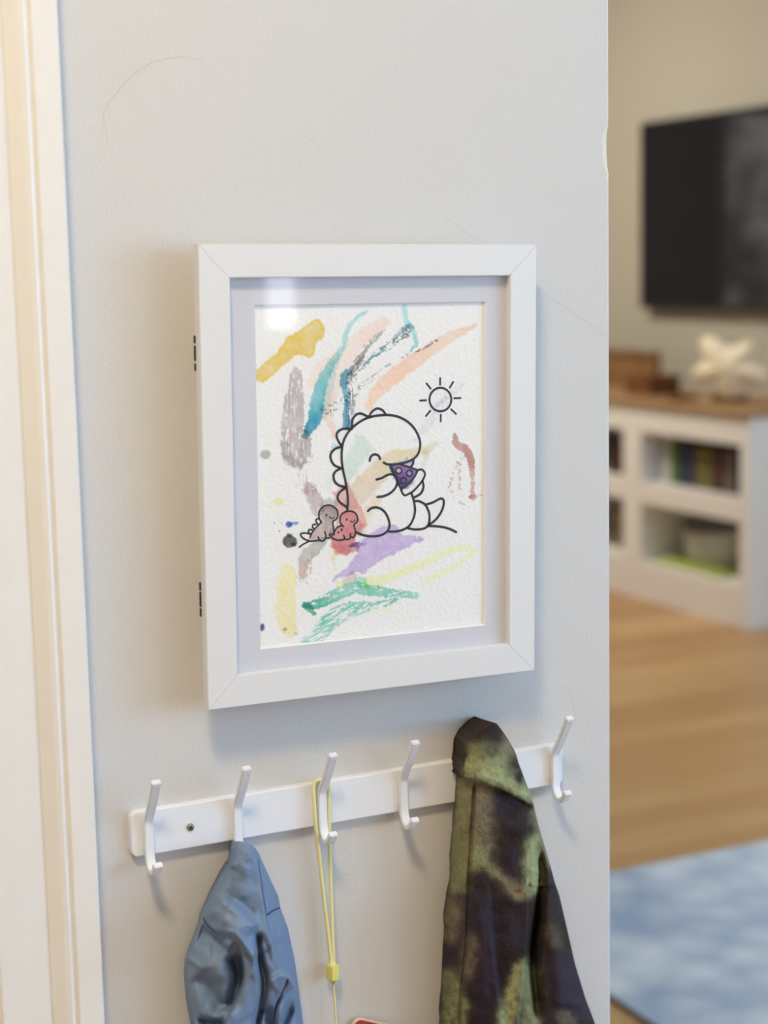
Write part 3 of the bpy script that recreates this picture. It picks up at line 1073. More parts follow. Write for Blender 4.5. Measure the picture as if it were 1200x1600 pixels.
bm = rail_bm(.199, .0186, .0058, .0065, .0012)
for v in bm.verts:
    v.co += Vector((-.0095, 0, .8562))
keep(from_bm('rail', bm, M['rack']), RK)
# strap profile in (out, up); upper arm leans out, lower end curls up
prof_pts = [(.0350, .0500), (.0330, .0462), (.0265, .0350), (.0190, .0240), (.0135, .0165), (.0108, .0115), (.0100, .0060), (.0100, -.0060), (.0102, -.0150),
            (.0112, -.0205), (.0140, -.0250), (.0180, -.0277), (.0225, -.0275), (.0262, -.0250), (.0290, -.0215), (.0315, -.0180)]


def hook_mesh():
    P = [np.array(p) for p in smooth_path(prof_pts, 4)]
    n = len(P)
    th, hw = .0021, .0037
    bm = bmesh.new()
    rows = []
    for i, p in enumerate(P):
        t = P[min(i+1, n-1)]-P[max(i-1, 0)]
        t /= np.linalg.norm(t)
        nn = np.array([-t[1], t[0]])
        ext = 1.2 if i < 5 or i > n-6 else 1.0
        a, b = p+nn*th*ext, p-nn*th*ext
        rows.append([bm.verts.new((x_, -q_[0], q_[1])) for q_, x_ in ((a, -hw), (a, hw), (b, hw), (b, -hw))])
    for i in range(n-1):
        for k in range(4):
            k2 = (k+1) % 4
            bm.faces.new((rows[i][k], rows[i][k2], rows[i+1][k2], rows[i+1][k]))
    bm.faces.new(rows[0][::-1])
    bm.faces.new(rows[-1])
    # pad that joins the strap to the rail
    box_bm(-hw, hw, -.0095, -.006, -.013, .011, bm=bm)
    bmesh.ops.recalc_face_normals(bm, faces=bm.faces)
    ce = [ed for ed in bm.edges if len(ed.link_faces) == 2 and ed.calc_face_angle(0) > .9]
    bmesh.ops.bevel(bm, geom=ce, offset=.0007, segments=2, affect='EDGES')
    me = bpy.data.meshes.new('hook')
    bm.to_mesh(me)
    bm.free()
    me.materials.append(M['rack'])
    return me


hm = hook_mesh()
HX = [-.1952+.0749*i for i in range(6)]
for x in HX:
    h = bpy.data.objects.new('hook', hm)
    COL.objects.link(h)
    h.location = (x-RK.location.x, 0, 0)
    h.parent = RK


def screw(x, z):
    bm = bmesh.new()
    V, Fc = [], []
    ns = 20
    for r, d in ((.0031, .0064), (.0031, .0072), (.0024, .0080), (.0012, .0083), (.0003, .0084)):
        for k in range(ns):
            an = 2*math.pi*k/ns
            V.append((r*math.cos(an), -d, r*math.sin(an)))
    for j in range(4):
        for k in range(ns):
            k2 = (k+1) % ns
            Fc.append((j*ns+k, j*ns+k2, (j+1)*ns+k2, (j+1)*ns+k))
    Fc.append(tuple(range(4*ns, 5*ns)))
    bm.free()
    o = from_py('screw', V, Fc, M['screw'], RK, True)
    o.location = (x-RK.location.x, 0, z-RZ)
    sb = box_bm(-.0018, .0018, -.0086, -.0080, -.0004, .0004)
    box_bm(-.0004, .0004, -.0086, -.0080, -.0018, .0018, bm=sb)
    s = from_bm('cross_slot', sb, M['slot'], o)
    s.rotation_euler = (0, .6, 0)


screw(-.1594, .8552)
screw(.1440, .8556)

# ------------------------------------------------------------------ hanging clothes
class Cloth:
    """a draped garment: rows of the photo between its two outlines, relief D metres off the wall"""

    def __init__(self, left, right, nrow, ncol, bottom):
        self.l, self.r = np.array(left, float), np.array(right, float)
        y0 = max(self.l[0, 1], self.r[0, 1])
        ys = np.linspace(0, 1, nrow)**1.0*(bottom-y0)+y0
        t = np.linspace(-1, 1, ncol)
        t = np.sign(t)*(1-(1-np.abs(t))**1.35)     # denser at the rims
        self.S, self.Y = np.meshgrid(t, ys)
        xl = np.interp(ys, self.l[:, 1], self.l[:, 0])
        xr = np.interp(ys, self.r[:, 1], self.r[:, 0])
        for k in range(2):
            xl[1:-1] = (xl[:-2]+2*xl[1:-1]+xl[2:])/4
            xr[1:-1] = (xr[:-2]+2*xr[1:-1]+xr[2:])/4
        self.X = ((1-self.S)/2)*xl[:, None]+((1+self.S)/2)*xr[:, None]
        self.D = np.zeros(self.X.shape)
        self.col = None

    def base(self, ys, edge, bulge, p=2.2):
        e = np.interp(self.Y, ys, edge)
        b = np.interp(self.Y, ys, bulge)
        self.D = e+b*np.clip(1-np.abs(self.S)**p, 0, 1)**.5

    def step(self, pts, h, w=3., L=40., up=1, ends=(.08, .08)):
        """raise the side `up` of the line (+1 = right of travel) by h, dying out over L pixels"""
        d, s, t = poly_dist(smooth_path(pts, 6), self.X, self.Y)
        sd = d*s*up
        f = sstep(-w, w, sd)*np.exp(-np.clip(sd, 0, None)/L)
        f *= sstep(0, ends[0]+1e-6, t)*sstep(0, ends[1]+1e-6, 1-t)
        self.D += h*f

    def ridge(self, pts, h, w, ends=(.15, .15)):
        d, s, t = poly_dist(smooth_path(pts, 6), self.X, self.Y)
        self.D += h*np.exp(-(d/w)**2)*sstep(0, ends[0], t)*sstep(0, ends[1], 1-t)

    def blob(self, c, r, h):
        self.D += h*np.exp(-(((self.X-c[0])/r[0])**2+((self.Y-c[1])/r[1])**2))

    def at(self, x, y):
        k = np.argmin((self.X-x)**2+(self.Y-y)**2)
        return self.D.ravel()[k]

    def build(self, name, m, back=.003, inset=.004):
        nr, nc = self.X.shape
        d = np.stack([(self.X-600)/F, (self.Y-800)/F, np.ones(self.X.shape)], -1) @ R3
        t = (-self.D-CAM[1])/d[..., 1]
        P = CAM+d*t[..., None]
        V = P.reshape(-1, 3).tolist()
        Fc = []
        for i in range(nr-1):
            for j in range(nc-1):
                a = i*nc+j
                Fc.append((a, a+nc, a+nc+1, a+1))
        # back sheet against the wall
        nb = 5
        b0 = len(V)
        for i in range(nr):
            xa, xb = P[i, 0, 0]+inset, P[i, -1, 0]-inset
            if xb < xa:
                xa = xb = (xa+xb)/2
            for k in range(nb):
                s = k/(nb-1)
                z = P[i, 0, 2]*(1-s)+P[i, -1, 2]*s
                V.append((xa*(1-s)+xb*s, -back, z-(.002 if i == 0 else 0)))
        for i in range(nr-1):
            for k in range(nb-1):
                a = b0+i*nb+k
                Fc.append((a, a+1, a+nb+1, a+nb))
            Fc.append((i*nc, b0+i*nb, b0+(i+1)*nb, (i+1)*nc))
            Fc.append((i*nc+nc-1, (i+1)*nc+nc-1, b0+(i+1)*nb+nb-1, b0+i*nb+nb-1))
        Fc.append(tuple(range(nc))+tuple(b0+k for k in range(nb))[::-1])
        Fc.append(tuple((nr-1)*nc+j for j in range(nc))[::-1]+tuple(b0+(nr-1)*nb+k for k in range(nb)))
        o = from_py(name, V, Fc, m, None, True)
        if self.col is not None:
            c = np.ones((len(V), 4), np.float32)
            c[:nr*nc, :3] = self.col.reshape(-1, 3)
            c[nr*nc:, :3] = self.col[:, [0, nc//4, nc//2, 3*nc//4, nc-1]].reshape(-1, 3)
            a = o.data.color_attributes.new('dye', 'FLOAT_COLOR', 'POINT')
            a.data.foreach_set('color', c.ravel())
        return o

    def line(self, name, pts, r, m, parent, lift=.0004):
        P = [on_wall(p[0], p[1], self.at(p[0], p[1])+lift) for p in smooth_path(pts, 6)]
        o = tube(name, P, r, m, None, 6, 0)
        return keep(o, parent)


def jb(*pts):      # crop of the blue jacket
    return [(270+p[0]/5.16, 1290+p[1]/5.16) for p in pts]


BL = jb((500, 140), (470, 190), (440, 340), (320, 520), (240, 680), (170, 870), (95, 1075), (88, 1200), (105, 1400), (145, 1600))+[(306, 1660), (312, 1760), (310, 1900)]
BR = jb((590, 140), (650, 165), (690, 215), (722, 290), (790, 440), (852, 570), (866, 660), (930, 830), (985, 1100), (1012, 1300), (1052, 1600))+[(482, 1660), (490, 1760), (496, 1900)]
J = Cloth(BL, BR, 250, 170, 1900)
J.base([1317, 1330, 1360, 1420, 1480, 1600, 1900], [.020, .017, .012, .010, .010, .010, .010], [.014, .021, .026, .032, .036, .038, .040], 2.6)
# main front flap lies over the right panel
J.step(jb((640, 175), (685, 260), (705, 400), (735, 600), (755, 760), (800, 920), (855, 1100), (930, 1200), (990, 1290)), .017, 2.2, 45, 1, (.05, .02))
# little collar sliver on the left of the top
J.step(jb((600, 165), (540, 200), (500, 250), (450, 330)), .009, 1.5, 14, -1, (.05, .1))
# hollow under the shoulder and the soft ridge below it
J.step(jb((280, 540), (400, 590), (520, 660), (620, 750), (700, 830)), .016, 11, 18, 1, (.3, .12))
J.ridge(jb((380, 545), (500, 610), (600, 690), (680, 780)), -.003, 9, (.3, .2))
J.ridge(jb((280, 660), (380, 730), (500, 800), (600, 850)), .005, 10)
J.ridge(jb((600, 300), (560, 450), (600, 600)), .003, 12)
# flap edge that comes down from the shoulder ridge and the pocket-like hollow beneath
J.step(jb((260, 770), (340, 850), (480, 880), (540, 930), (600, 1020), (645, 1085)), .014, 2.4, 26, -1, (.4, .05))
J.step(jb((445, 1000), (500, 945), (540, 990), (560, 1080), (572, 1170), (560, 1270), (505, 1400), (430, 1600), (400, 1750)), .015, 2.4, 22, -1, (.03, .1))
J.ridge(jb((475, 1030), (515, 1130), (530, 1230), (495, 1370), (430, 1530)), -.019, 9.5, (.1, .25))
J.ridge(jb((420, 1000), (400, 1120), (380, 1250)), .004, 10)
J.blob(jb((300, 1150))[0], (16, 22), .006)
J.ridge(jb((200, 1180), (290, 1300), (350, 1420), (420, 1500)), -.011, 15)
J.ridge(jb((200, 860), (330, 900), (440, 920)), -.009, 17)
J.ridge(jb((95, 1080), (150, 1090), (230, 1150)), .003, 4)
# deep crease between strip and right flap
J.ridge(jb((690, 850), (690, 950), (705, 1080), (740, 1250), (730, 1380), (690, 1560), (680, 1700)), -.020, 5.5, (.06, .15))
J.ridge(jb((715, 870), (760, 1000), (790, 1150)), -.004, 4.5, (.3, .5))
J.ridge(jb((640, 870), (670, 950), (660, 1100), (650, 1250)), .005, 6)
# cuff on the right
J.step(jb((745, 1270), (800, 1230), (870, 1190), (940, 1225), (992, 1300), (960, 1400), (900, 1500), (850, 1620)), .008, 2.2, 26, 1, (.08, .05))
J.ridge(jb((930, 1240), (880, 1350), (835, 1450), (815, 1600)), -.005, 3, (.05, .1))
J.ridge(jb((970, 1400), (930, 1520), (880, 1650)), -.014, 7, (.4, .2))
J.ridge(jb((740, 1450), (780, 1560), (800, 1700)), -.018, 10)
# dark fold, bottom left
J.ridge(jb((180, 1560), (280, 1590), (420, 1600)), -.014, 6, (.35, .1))
J.step(jb((180, 1590), (300, 1620), (430, 1625)), .006, 3, 40, 1)
# fine wrinkling
J.D += (vnoise(J.X, J.Y, 9, 41)-.5)*.0010+(vnoise(J.X, J.Y, 4, 42)-.5)*.0003
J.D += (vnoise(J.X*1.5, J.Y*.35, 10, 43)-.5)*.0015
J.D = np.maximum(J.D, .0075)
for _ in range(2):
    J.D[1:-1, 1:-1] = (J.D[1:-1, 1:-1]*2+J.D[:-2, 1:-1]+J.D[2:, 1:-1]+J.D[1:-1, :-2]+J.D[1:-1, 2:])/6
JK = empty('blue_jacket', (-.118, 0, .826), 'crumpled blue nylon jacket hanging from the second hook', 'jacket')
keep(J.build('jacket_body', M['blue']), JK)
J.line('seam', jb((760, 720), (800, 690), (860, 662)), .0006, M['blue_seam'], JK)
J.line('seam', jb((245, 745), (280, 800), (335, 852)), .0006, M['blue_seam'], JK)
J.line('seam', jb((930, 1240), (880, 1350), (835, 1450), (815, 1590)), .0006, M['blue_seam'], JK)
J.line('seam', jb((690, 285), (705, 400), (735, 600), (752, 715)), .0004, M['blue_seam'], JK)


def fa(*pts):
    return [(670+p[0]/4.2857, 1100+p[1]/4.2857) for p in pts]


def fb(*pts):
    return [(670+p[0]/4.2857, 1320+p[1]/4.2857) for p in pts]


FL = fa((425, 130), (340, 165), (265, 220), (228, 290), (207, 430), (195, 480), (201, 505), (185, 620), (160, 850), (140, 1200)) + \
    fb((128, 330), (110, 500), (95, 900), (75, 1200)) + [(678, 1700), (672, 1960)]
FRt = fa((455, 130), (490, 175), (530, 235), (577, 315), (605, 405), (652, 530), (692, 640), (742, 840), (802, 1040), (845, 1200)) + \
    fb((872, 330), (930, 580), (980, 800), (1050, 1030), (1115, 1200)) + [(950, 1700), (962, 1960)]
G = Cloth(FL, FRt, 280, 190, 1960)
G.base([1130, 1145, 1170, 1210, 1300, 1450, 1600, 1960], [.034, .028, .022, .016, .012, .012, .012, .012], [.010, .018, .024, .030, .036, .040, .042, .044], 2.4)
# hood laps over the body
HOOD = fa((192, 492), (250, 500), (312, 512), (440, 560), (560, 612), (640, 655), (692, 692))
G.step(HOOD, .0095, 1.6, 60, -1, (.01, .01))
G.step(fa((312, 452), (400, 488), (500, 530), (600, 580), (685, 622)), .0036, 1.6, 20, 1, (.02, .02))
G.step(fa((312, 452), (310, 512)), .002, 1.4, 20, -1, (.02, .02))
G.ridge(fa((345, 190), (360, 280), (400, 360)), .003, 10)
G.ridge(fa((490, 185), (530, 250), (572, 325)), -.007, 2.6, (.1, .1))
G.step(fa((480, 180), (520, 250), (565, 335)), .003, 2, 18, 1, (.1, .1))
# placket seam and long folds
SEAM = fa((312, 512), (298, 700), (285, 900), (268, 1200))+fb((265, 400), (250, 700), (218, 1000), (210, 1200))+[(716, 1700)]
G.ridge(SEAM, -.0045, 2.2, (.02, .02))
G.step(SEAM, .003, 2.4, 26, -1, (.02, .02))
G.step(fb((385, 180), (410, 450), (430, 700), (460, 950), (492, 1200))+[(790, 1700)], .012, 5, 30, 1, (.25, .05))
G.ridge(fb((330, 300), (350, 700), (370, 1100)), .005, 12)
FE = fa((664, 720), (664, 950), (662, 1200))+fb((662, 300), (658, 600), (632, 900), (600, 1200))+[(806, 1700)]
G.step(FE, .015, 2.6, 34, 1, (.06, .02))
# right-hand back part: falls away, then the sleeve comes forward again
G.ridge(fa((735, 900), (752, 1100))+fb((755, 200), (735, 450), (700, 750), (720, 1000), (740, 1200)), -.034, 7, (.15, .1))
G.ridge(fa((700, 760), (715, 1000), (705, 1200))+fb((710, 200), (690, 400)), .004, 6)
G.ridge(fb((800, 300), (850, 700), (900, 1100)), .008, 16, (.2, .05))
G.ridge(fb((560, 300), (540, 600), (560, 900)), .004, 16)
G.D += (vnoise(G.X, G.Y, 16, 51)-.5)*.003+(vnoise(G.X, G.Y, 4.0, 52)-.5)*.0008
G.D = np.maximum(G.D, .0085)
# ---- dye: dark brown cloth with lime and tan patches
dark, lime, tan, plum = [np.array(srgb(c)) for c in ((50, 41, 41), (158, 162, 117), (130, 119, 96), (54, 46, 58))]
gx_, gy_ = G.X, G.Y
wn = (vnoise(gx_, gy_, 12, 61)-.5)*16+(vnoise(gx_, gy_, 4, 62)-.5)*7
colr = np.ones(gx_.shape+(3,))*dark
pl = sstep(.35, .7, vnoise(gx_, gy_*.5, 26, 63))
colr = colr*(1-pl[..., None])+plum*pl[..., None]


def dye(pts, wd, c, a=1., soft=9.):
    global colr
    d, s, t = poly_dist(smooth_path(pts, 5) if len(pts) > 2 else pts, gx_, gy_)
    wv = np.interp(t, np.linspace(0, 1, len(wd)), wd)*.40
    dd = np.clip(d-wv*.45+wn*.45, 0, None)/(wv*.7+soft*1.0)
    al = a*np.exp(-dd**2)*(.62+.7*vnoise(gx_, gy_, 7, 64)+.25*(vnoise(gx_, gy_, 2.5, 66)-.5))
    al = np.clip(al, 0, 1)
    colr = colr*(1-al[..., None])+c*al[..., None]


hood = (poly_dist(HOOD, gx_, gy_)[1] < 0) & (gy_ < 1275)
body = colr.copy()
# body
dye(fa((240, 520), (215, 750), (200, 1000), (195, 1200)), [26, 28, 28, 22], lime*.45+tan*.42, .95, 7)
dye(fb((190, 0), (185, 150), (190, 250)), [22, 20, 10], lime*.6, .8, 9)
dye(fa((350, 560), (340, 750), (345, 1000)), [22, 26, 22], tan, .85, 10)
dye(fa((330, 1040), (400, 1080), (440, 1120)), [10, 7, 4], lime*.75, .8, 6)
dye(fb((420, 150), (490, 220), (560, 290), (600, 340)), [4, 6, 12, 8], tan, .9, 6)
dye(fb((330, 60), (300, 110)), [14, 10], lime*.75, .8, 8)
dye(fb((160, 420), (140, 600)), [16, 14], tan, .7, 9)
dye(fb((130, 900), (170, 1000), (140, 1200)), [14, 20, 26], lime*.72, .8, 8)
dye(fb((275, 640), (265, 850)), [10, 10], tan, .6, 8)
dye(fb((600, 850), (540, 1100), (530, 1200)), [5, 14, 20], lime*1.05, .95, 6)
dye(fb((650, 830), (640, 1000)), [14, 16], lime*.8, .8, 7)
dye(fb((230, 1050), (220, 1200)), [6, 6], lime*.8, .6, 5)
# lime inside fold on the right and its lower return
dye(fa((725, 900), (715, 1050), (710, 1200)), [10, 16, 18], lime, 1, 5)
dye(fb((715, 0), (705, 150), (700, 280)), [18, 20, 14], lime*1.02, 1, 6)
dye(fa((720, 720), (760, 900), (790, 1040)), [10, 12, 10], tan*1.1, .8, 6)
dye(fb((700, 840), (690, 1000), (680, 1200)), [8, 16, 20], lime*.7, .9, 6)
dye(fb((800, 560), (850, 650)), [10, 8], tan*.6, .5, 8)
dye(fb((900, 1150), (930, 1180)), [10, 10], tan*.8, .6, 8)
body = colr.copy()
# hood
colr = np.ones(gx_.shape+(3,))*dark
dye(fa((260, 470), (330, 420), (450, 440), (560, 500), (660, 600)), [30, 46, 46, 26, 18], lime, 1, 7)
dye(fa((300, 300), (400, 330), (490, 330)), [14, 24, 24], lime*.8, .8, 8)
dye(fa((280, 240), (330, 260)), [8, 8], lime*.6, .6, 8)
dye(fa((500, 220), (535, 300)), [9, 9], tan*1.1, .9, 5)
dye(fa((215, 480), (290, 490)), [14, 10], tan, .8, 5)
dye(fa((400, 300), (430, 310)), [10, 8], dark*1.6, .7, 6)
dye(fa((570, 400), (600, 470), (610, 520)), [14, 15, 8], dark*1.3, .9, 6)
dye(fa((225, 290), (212, 400), (205, 470)), [10, 9, 6], dark*1.2, .95, 4)
dye(fa((280, 225), (380, 190), (470, 210)), [14, 22, 20], dark, .95, 5)
colr = np.where(hood[..., None], colr, body)
G.col = np.clip(colr*(.85+.3*vnoise(gx_, gy_, 2.0, 65)[..., None]), .004, .9)
FLC = empty('fleece_jacket', (.104, 0, .906), 'dark brown and lime tie-dye fleece jacket hanging from the fifth hook', 'jacket')
M['fleece'] = attr_mat('tie_dye_fleece', 'dye', .95, (800, .8, .0022, 3), sheen=.04, spec=.05)
keep(G.build('jacket_body', M['fleece']), FLC)

# ------------------------------------------------------------------ yellow lanyard on the third hook
LY = empty('lanyard', (-.0455, 0, .875), 'thin yellow cord lanyard looped over the third hook', 'lanyard')
loop = [on_wall(518.5, 1510, .010), on_wall(508, 1420, .009), on_wall(499, 1340, .0095), on_wall(493.5, 1290, .0125), on_wall(490.5, 1245, .0125),
        np.array([-.0525, -.0105, .8752]), np.array([-.0495, -.0085, .8772]), np.array([-.0460, -.0080, .8776]), np.array([-.0420, -.0085, .8770]),
        np.array([-.0393, -.0100, .8735]), on_wall(514.5, 1300, .0095), on_wall(516, 1360, .008), on_wall(518.5, 1430, .0085), on_wall(521.5, 1510, .010)]
keep(tube('cord', loop, .00165, M['yellow'], None, 10, 8), LY)
sl = on_wall(519.5, 1521.5, .010)
bm = box_bm(-.0040, .0040, -.0045, .0045, -.0083, .0083)
e = [ed for ed in bm.edges if abs(ed.verts[0].co.y-ed.verts[1].co.y) > .005 and ed.verts[0].co.z < 0]
bmesh.ops.bevel(bm, geom=e, offset=.0036, segments=5, affect='EDGES')
e = [ed for ed in bm.edges if ed.calc_face_angle(0) > .8]
bmesh.ops.bevel(bm, geom=e, offset=.0006, segments=2, affect='EDGES')
sd_ = from_bm('slider_toggle', bm, M['yellow_pl'])
sd_.location = sl
sd_.rotation_euler = (0, 0, .25)
keep(sd_, LY)
dn = on_wall(520.5, 1536, .010)
p2 = on_wall(525.5, 1600, .010)
low = p2+np.array([.004, 0, -.030])
keep(tube('thin_cord', [dn, (dn+p2)/2+np.array([.0003, 0, 0]), p2, low], .0010, M['yellow'], None, 8, 6), LY)


def rounded_slab(w2, h2, r, d0, d1, n=6):
    pts = []
    for cx, cz, a0 in ((w2-r, h2-r, 0), (-w2+r, h2-r, 90), (-w2+r, -h2+r, 180), (w2-r, -h2+r, 270)):
        for k in range(n+1):
            an = math.radians(a0+90*k/n)
            pts.append((cx+r*math.cos(an), cz+r*math.sin(an)))
    bm = bmesh.new()
    f = [bm.verts.new((x, d0, z)) for x, z in pts]
    b = [bm.verts.new((x, d1, z)) for x, z in pts]
    bm.faces.new(f)
    bm.faces.new(b[::-1])
    for i in range(len(pts)):
        j = (i+1) % len(pts)
        bm.faces.new((f[i], b[i], b[j], f[j]))
    return bm


corner = on_wall(562, 1594, .008)
ang = math.radians(24)
TW, TH = .028, .036
tagc = corner+np.array([TW*math.cos(ang)-TH*math.sin(ang)-.003, 0, -TW*math.sin(ang)-TH*math.cos(ang)+.003])
tg = from_bm('red_tag', rounded_slab(TW-.0012, TH-.0012, .0055, -.0045, -.001), M['red'])
rim = from_bm('tag_rim', rounded_slab(TW, TH, .0065, -.0035, -.0005), M['cream'])
rim.parent = tg
tg.location = (tagc[0], -.004, tagc[2])
tg.rotation_euler = (0, ang, 0)
tg['label'] = 'red tag with a cream rim'
keep(tg, LY)

# ------------------------------------------------------------------ living room beyond the wall
# television
TVX = 3.489
t = empty('television', (TVX, 4.07, 1.088), 'large black wall-mounted television above the white cabinet', 'television')
y0, y1, z0, z1 = 3.402, 4.747, 1.088, 1.845
keep(box('tv_housing', TVX, TVX+.05, y0, y1, z0, z1, M['black'], bev=.004), t)
keep(box('tv_screen', TVX-.0015, TVX+.0004, y0+.012, y1-.012, z0+.018, z1-.012, M['screen']), t)
# media cabinet with wooden top
CX, CBK = 3.09, XR-.016
cb = empty('media_cabinet', (3.3, 4.57, 0), 'long low white cabinet with open cubbies and wooden top under the television', 'cabinet')
stiles = [(3.475, 3.525), (4.135, 4.255), (4.88, 5.0), (5.62, 5.73)]
for i, (a, b) in enumerate(stiles):
    keep(box('upright', CX, CBK, a if i else a+.0, b, 0, .745, M['cab']), cb)
    keep(box('stile', CX-.012, CX, a, b, 0, .745, M['cab'], bev=.002), cb)
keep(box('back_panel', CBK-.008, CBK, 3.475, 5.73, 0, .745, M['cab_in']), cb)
for (a, b), (c, d) in zip(stiles[:-1], stiles[1:]):
    keep(box('top_rail', CX-.012, CX+.01, b, c, .645, .745, M['cab'], bev=.002), cb)
    keep(box('shelf', CX-.012, CBK-.008, b+.0, c, .375, .455, M['cab'], bev=.002), cb)
    keep(box('bottom_rail', CX-.012, CBK-.008, b, c, 0, .15, M['cab'], bev=.002), cb)
keep(box('wooden_top', CX-.03, CBK, 3.455, 5.75,   .745, .768, M['oak'], bev=.004), cb)


def book(yc, z, h, th, depth, col, label, lean=0., group='books in the white cabinet'):
    t = empty('book', (CX+.05, yc, z), label, 'book', group)
    cm = mat('book_cover', srgb(col), .6, .3)
    bm = box_bm(0, .002, -th/2, th/2, 0, h)
    box_bm(0, depth, -th/2, -th/2+.002, 0, h, bm=bm)
    box_bm(0, depth, th/2-.002, th/2, 0, h, bm=bm)
    from_bm('cover', bm, cm, t)
    box('pages', .002, depth-.004, -th/2+.002, th/2-.002, .003, h-.003, M['ceil'], t)
    t.rotation_euler = (lean, 0, 0)
    if lean:
        t.location.z += abs(math.sin(lean))*th/2
    return t


bk = [(4.075, .175, .030, (210, 214, 220), 'white book nearest the cabinet upright in the lit cubby'), (4.038, .172, .028, (196, 200, 190), 'pale grey book beside the white book'),
      (4.002, .178, .030, (110, 140, 70), 'tall leaf green book in the cubby under the television'), (3.972, .160, .022, (44, 70, 44), 'dark green book beside the leaf green book'),
      (3.935, .165, .032, (72, 88, 122), 'slate blue book in the cubby under the television'), (3.897, .150, .028, (60, 56, 84), 'dark indigo book beside the slate blue book'),
      (3.862, .155, .026, (128, 112, 84), 'tan book in the middle of the row'), (3.828, .150, .026, (146, 140, 84), 'olive yellow book in the middle of the row'),
      (3.795, .158, .026, (120, 122, 70), 'moss green book right of the olive book'), (3.760, .150, .028, (128, 96, 82), 'brown book right of the moss green book'),
      (3.724, .172, .028, (62, 36, 62), 'dark plum book in the right half of the cubby'), (3.688, .150, .028, (140, 116, 104), 'dusty pink-brown book right of the plum book'),
      (3.652, .156, .026, (118, 108, 104), 'grey-brown book near the right end of the row'), (3.616, .168, .028, (58, 58, 72), 'charcoal blue book near the right end of the row'),
      (3.578, .150, .026, (120, 110, 112), 'mauve grey book last in the row')]
for yc, h, th, c, lb in bk:
    book(yc, .4555, h, th, .17, c, lb)
book(4.335, .4555, .150, .036, .17, (112, 44, 44), 'dark red book in the cubby left of the upright')
book(4.378, .4555, .165, .034, .17, (92, 50, 46), 'maroon book left of the dark red book')
book(4.425, .4555, .150, .034, .17, (70, 60, 50), 'dark brown book left of the maroon book')


def tub(name, loc, rx, ry, h, m, label, cat, wall=.004, sag=0.):
    """open oval container with a rolled rim"""
    t = empty(name, loc, label, cat)
    V, Fc = [], []
    ns = 36
    prof = [(.0, 0), (.80, 0), (.86, .02), (.95, .6), (1.0, 1.0), (1.03, 1.0), (1.03, .96)]
    inner = [(.97, .98), (.92, .6), (.82, .05), (0, .05)]
    allp = prof[:-1]+inner
    for r, z in allp:
        for k in range(ns):
            an = 2*math.pi*k/ns
            zz = z*h
            if z > .5:
                zz -= sag*math.cos(an)**2*h*z
            V.append((rx*r*math.cos(an), ry*r*math.sin(an), zz))
    for j in range(len(allp)-1):
        for k in range(ns):
            k2 = (k+1) % ns
            Fc.append((j*ns+k, j*ns+k2, (j+1)*ns+k2, (j+1)*ns+k))
    o = from_py('tub_body', V, Fc, m, t, True)
    tube('rim', [(rx*1.01*math.cos(2*math.pi*k/36), ry*1.01*math.sin(2*math.pi*k/36), h-sag*math.cos(2*math.pi*k/36)**2*h) for k in range(37)], .006, m, t, 8, 0)
    return t


M['tubgrey'] = mat('grey_tub', srgb((196, 196, 200)), .6, .3, (200, .1, .002))
M['wicker'] = mat('wicker', srgb((150, 128, 96)), .8, .2, (260, .7, .004), var=(90, srgb((120, 98, 68))))
M['folder'] = mat('green_folder', srgb((176, 190, 96)), .5, .3)
M['cream_cer'] = mat('cream_ceramic', srgb((240, 226, 198)), .5, .4, (25, .2, .006))
M['brown_box'] = mat('brown_wood', srgb((128, 82, 42)), .5, .4, var=(14, srgb((98, 58, 28))))
tub('storage_tub', (3.27, 3.90, .165), .12, .17, .13, M['tubgrey'], 'pale grey open storage tub in the lower cubby', 'tub', sag=.12)
tag(box('paper_folder', 3.11, 3.40, 3.68, 4.10, .151, .163, M['folder'], bev=.003), 'flat yellow-green folder under the grey storage tub', 'folder')
tub('wicker_basket', (3.28, 4.42, .151), .11, .13, .15, M['wicker'], 'tan wicker basket in the lower left cubby', 'basket')
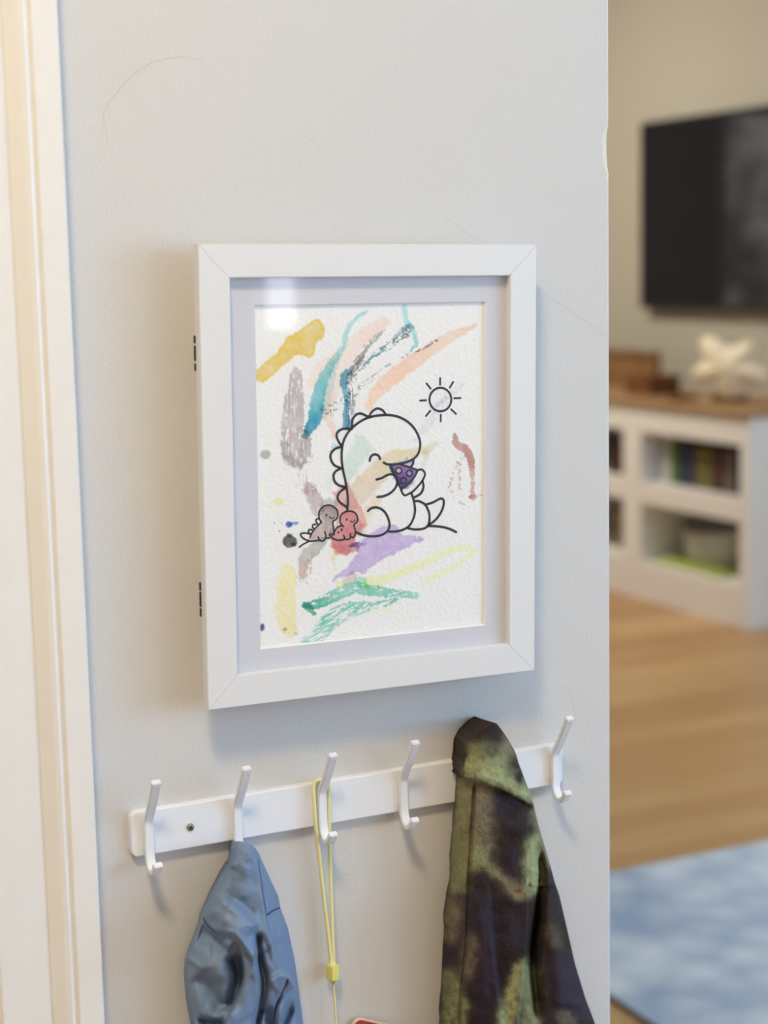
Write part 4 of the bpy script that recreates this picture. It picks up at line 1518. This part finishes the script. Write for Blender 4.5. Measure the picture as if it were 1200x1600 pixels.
# things on the wooden top
t = empty('wooden_box', (3.26, 4.32, .769), 'dark brown wooden box with a lid on the cabinet top', 'box')
box('box_body', -.07, .07, -.085, .085, 0, .055, M['brown_box'], t, bev=.003)
box('box_lid', -.074, .074, -.089, .089, .055, .075, M['brown_box'], t, bev=.004)
t = empty('wooden_tray', (3.38, 4.72, .769), 'light brown wooden tray leaning at the wall on the cabinet top', 'tray')
M['tray'] = mat('tray_wood', srgb((150, 114, 74)), .5, .4, var=(12, srgb((128, 92, 56))))
o = box('tray_base', -.008, .008, -.26, .26, .004, .15, M['tray'], t, bev=.003)
for q in ((-.26, .26, .0, .014), (-.26, .26, .14, .154), (-.27, -.255, .0, .154), (.255, .27, .0, .154)):
    box('tray_rim', -.022, .010, q[0], q[1], q[2], q[3], M['tray'], t, bev=.002)


def star(loc, label):
    """plump cushion-like star standing on two points"""
    t = empty('star_ornament', loc, label, 'ornament')
    ns, V, Fc = 60, [], []
    rings = [(0, 1.), (.3, .95), (.6, .75), (.85, .42), (1., 0.), (.85, -.42), (.6, -.75), (.3, -.95), (0, -1.)]
    for r, d in rings:
        for k in range(ns):
            an = 2*math.pi*k/ns+math.pi/2
            rr = .125*(.80+.20*math.cos(5*(an+math.pi/2)))+.010*math.sin(2*an)
            V.append((-.042*d*(1-.25*r), rr*r*math.cos(an)*1.35, .127+rr*r*math.sin(an)))
    for j in range(len(rings)-1):
        for k in range(ns):
            k2 = (k+1) % ns
            Fc.append((j*ns+k, j*ns+k2, (j+1)*ns+k2, (j+1)*ns+k))
    o = from_py('star_body', V, Fc, M['cream_cer'], t, True)
    c = tube('star_base', [(.0, -.07, .0125), (0, .07, .0125)], .012, M['brown_box'], t, 8, 0)
    return t


st = star((3.24, 3.80, .769), 'plump cream star ornament standing on the cabinet top')
st.rotation_euler = (0, 0, .5)
tag(box('coaster', 3.13, 3.22, 3.965, 4.03, .7685, .785, M['brown_box'], bev=.003), 'small dark wooden block between box and star on the cabinet top', 'block')
# rug
bm = box_bm(.998, 3.05, -1.0, 1.675, .0005, .011, .003, 2)
tag(from_bm('area_rug', bm, M['rug']), 'faded blue-grey patterned area rug on the oak floor', 'rug')
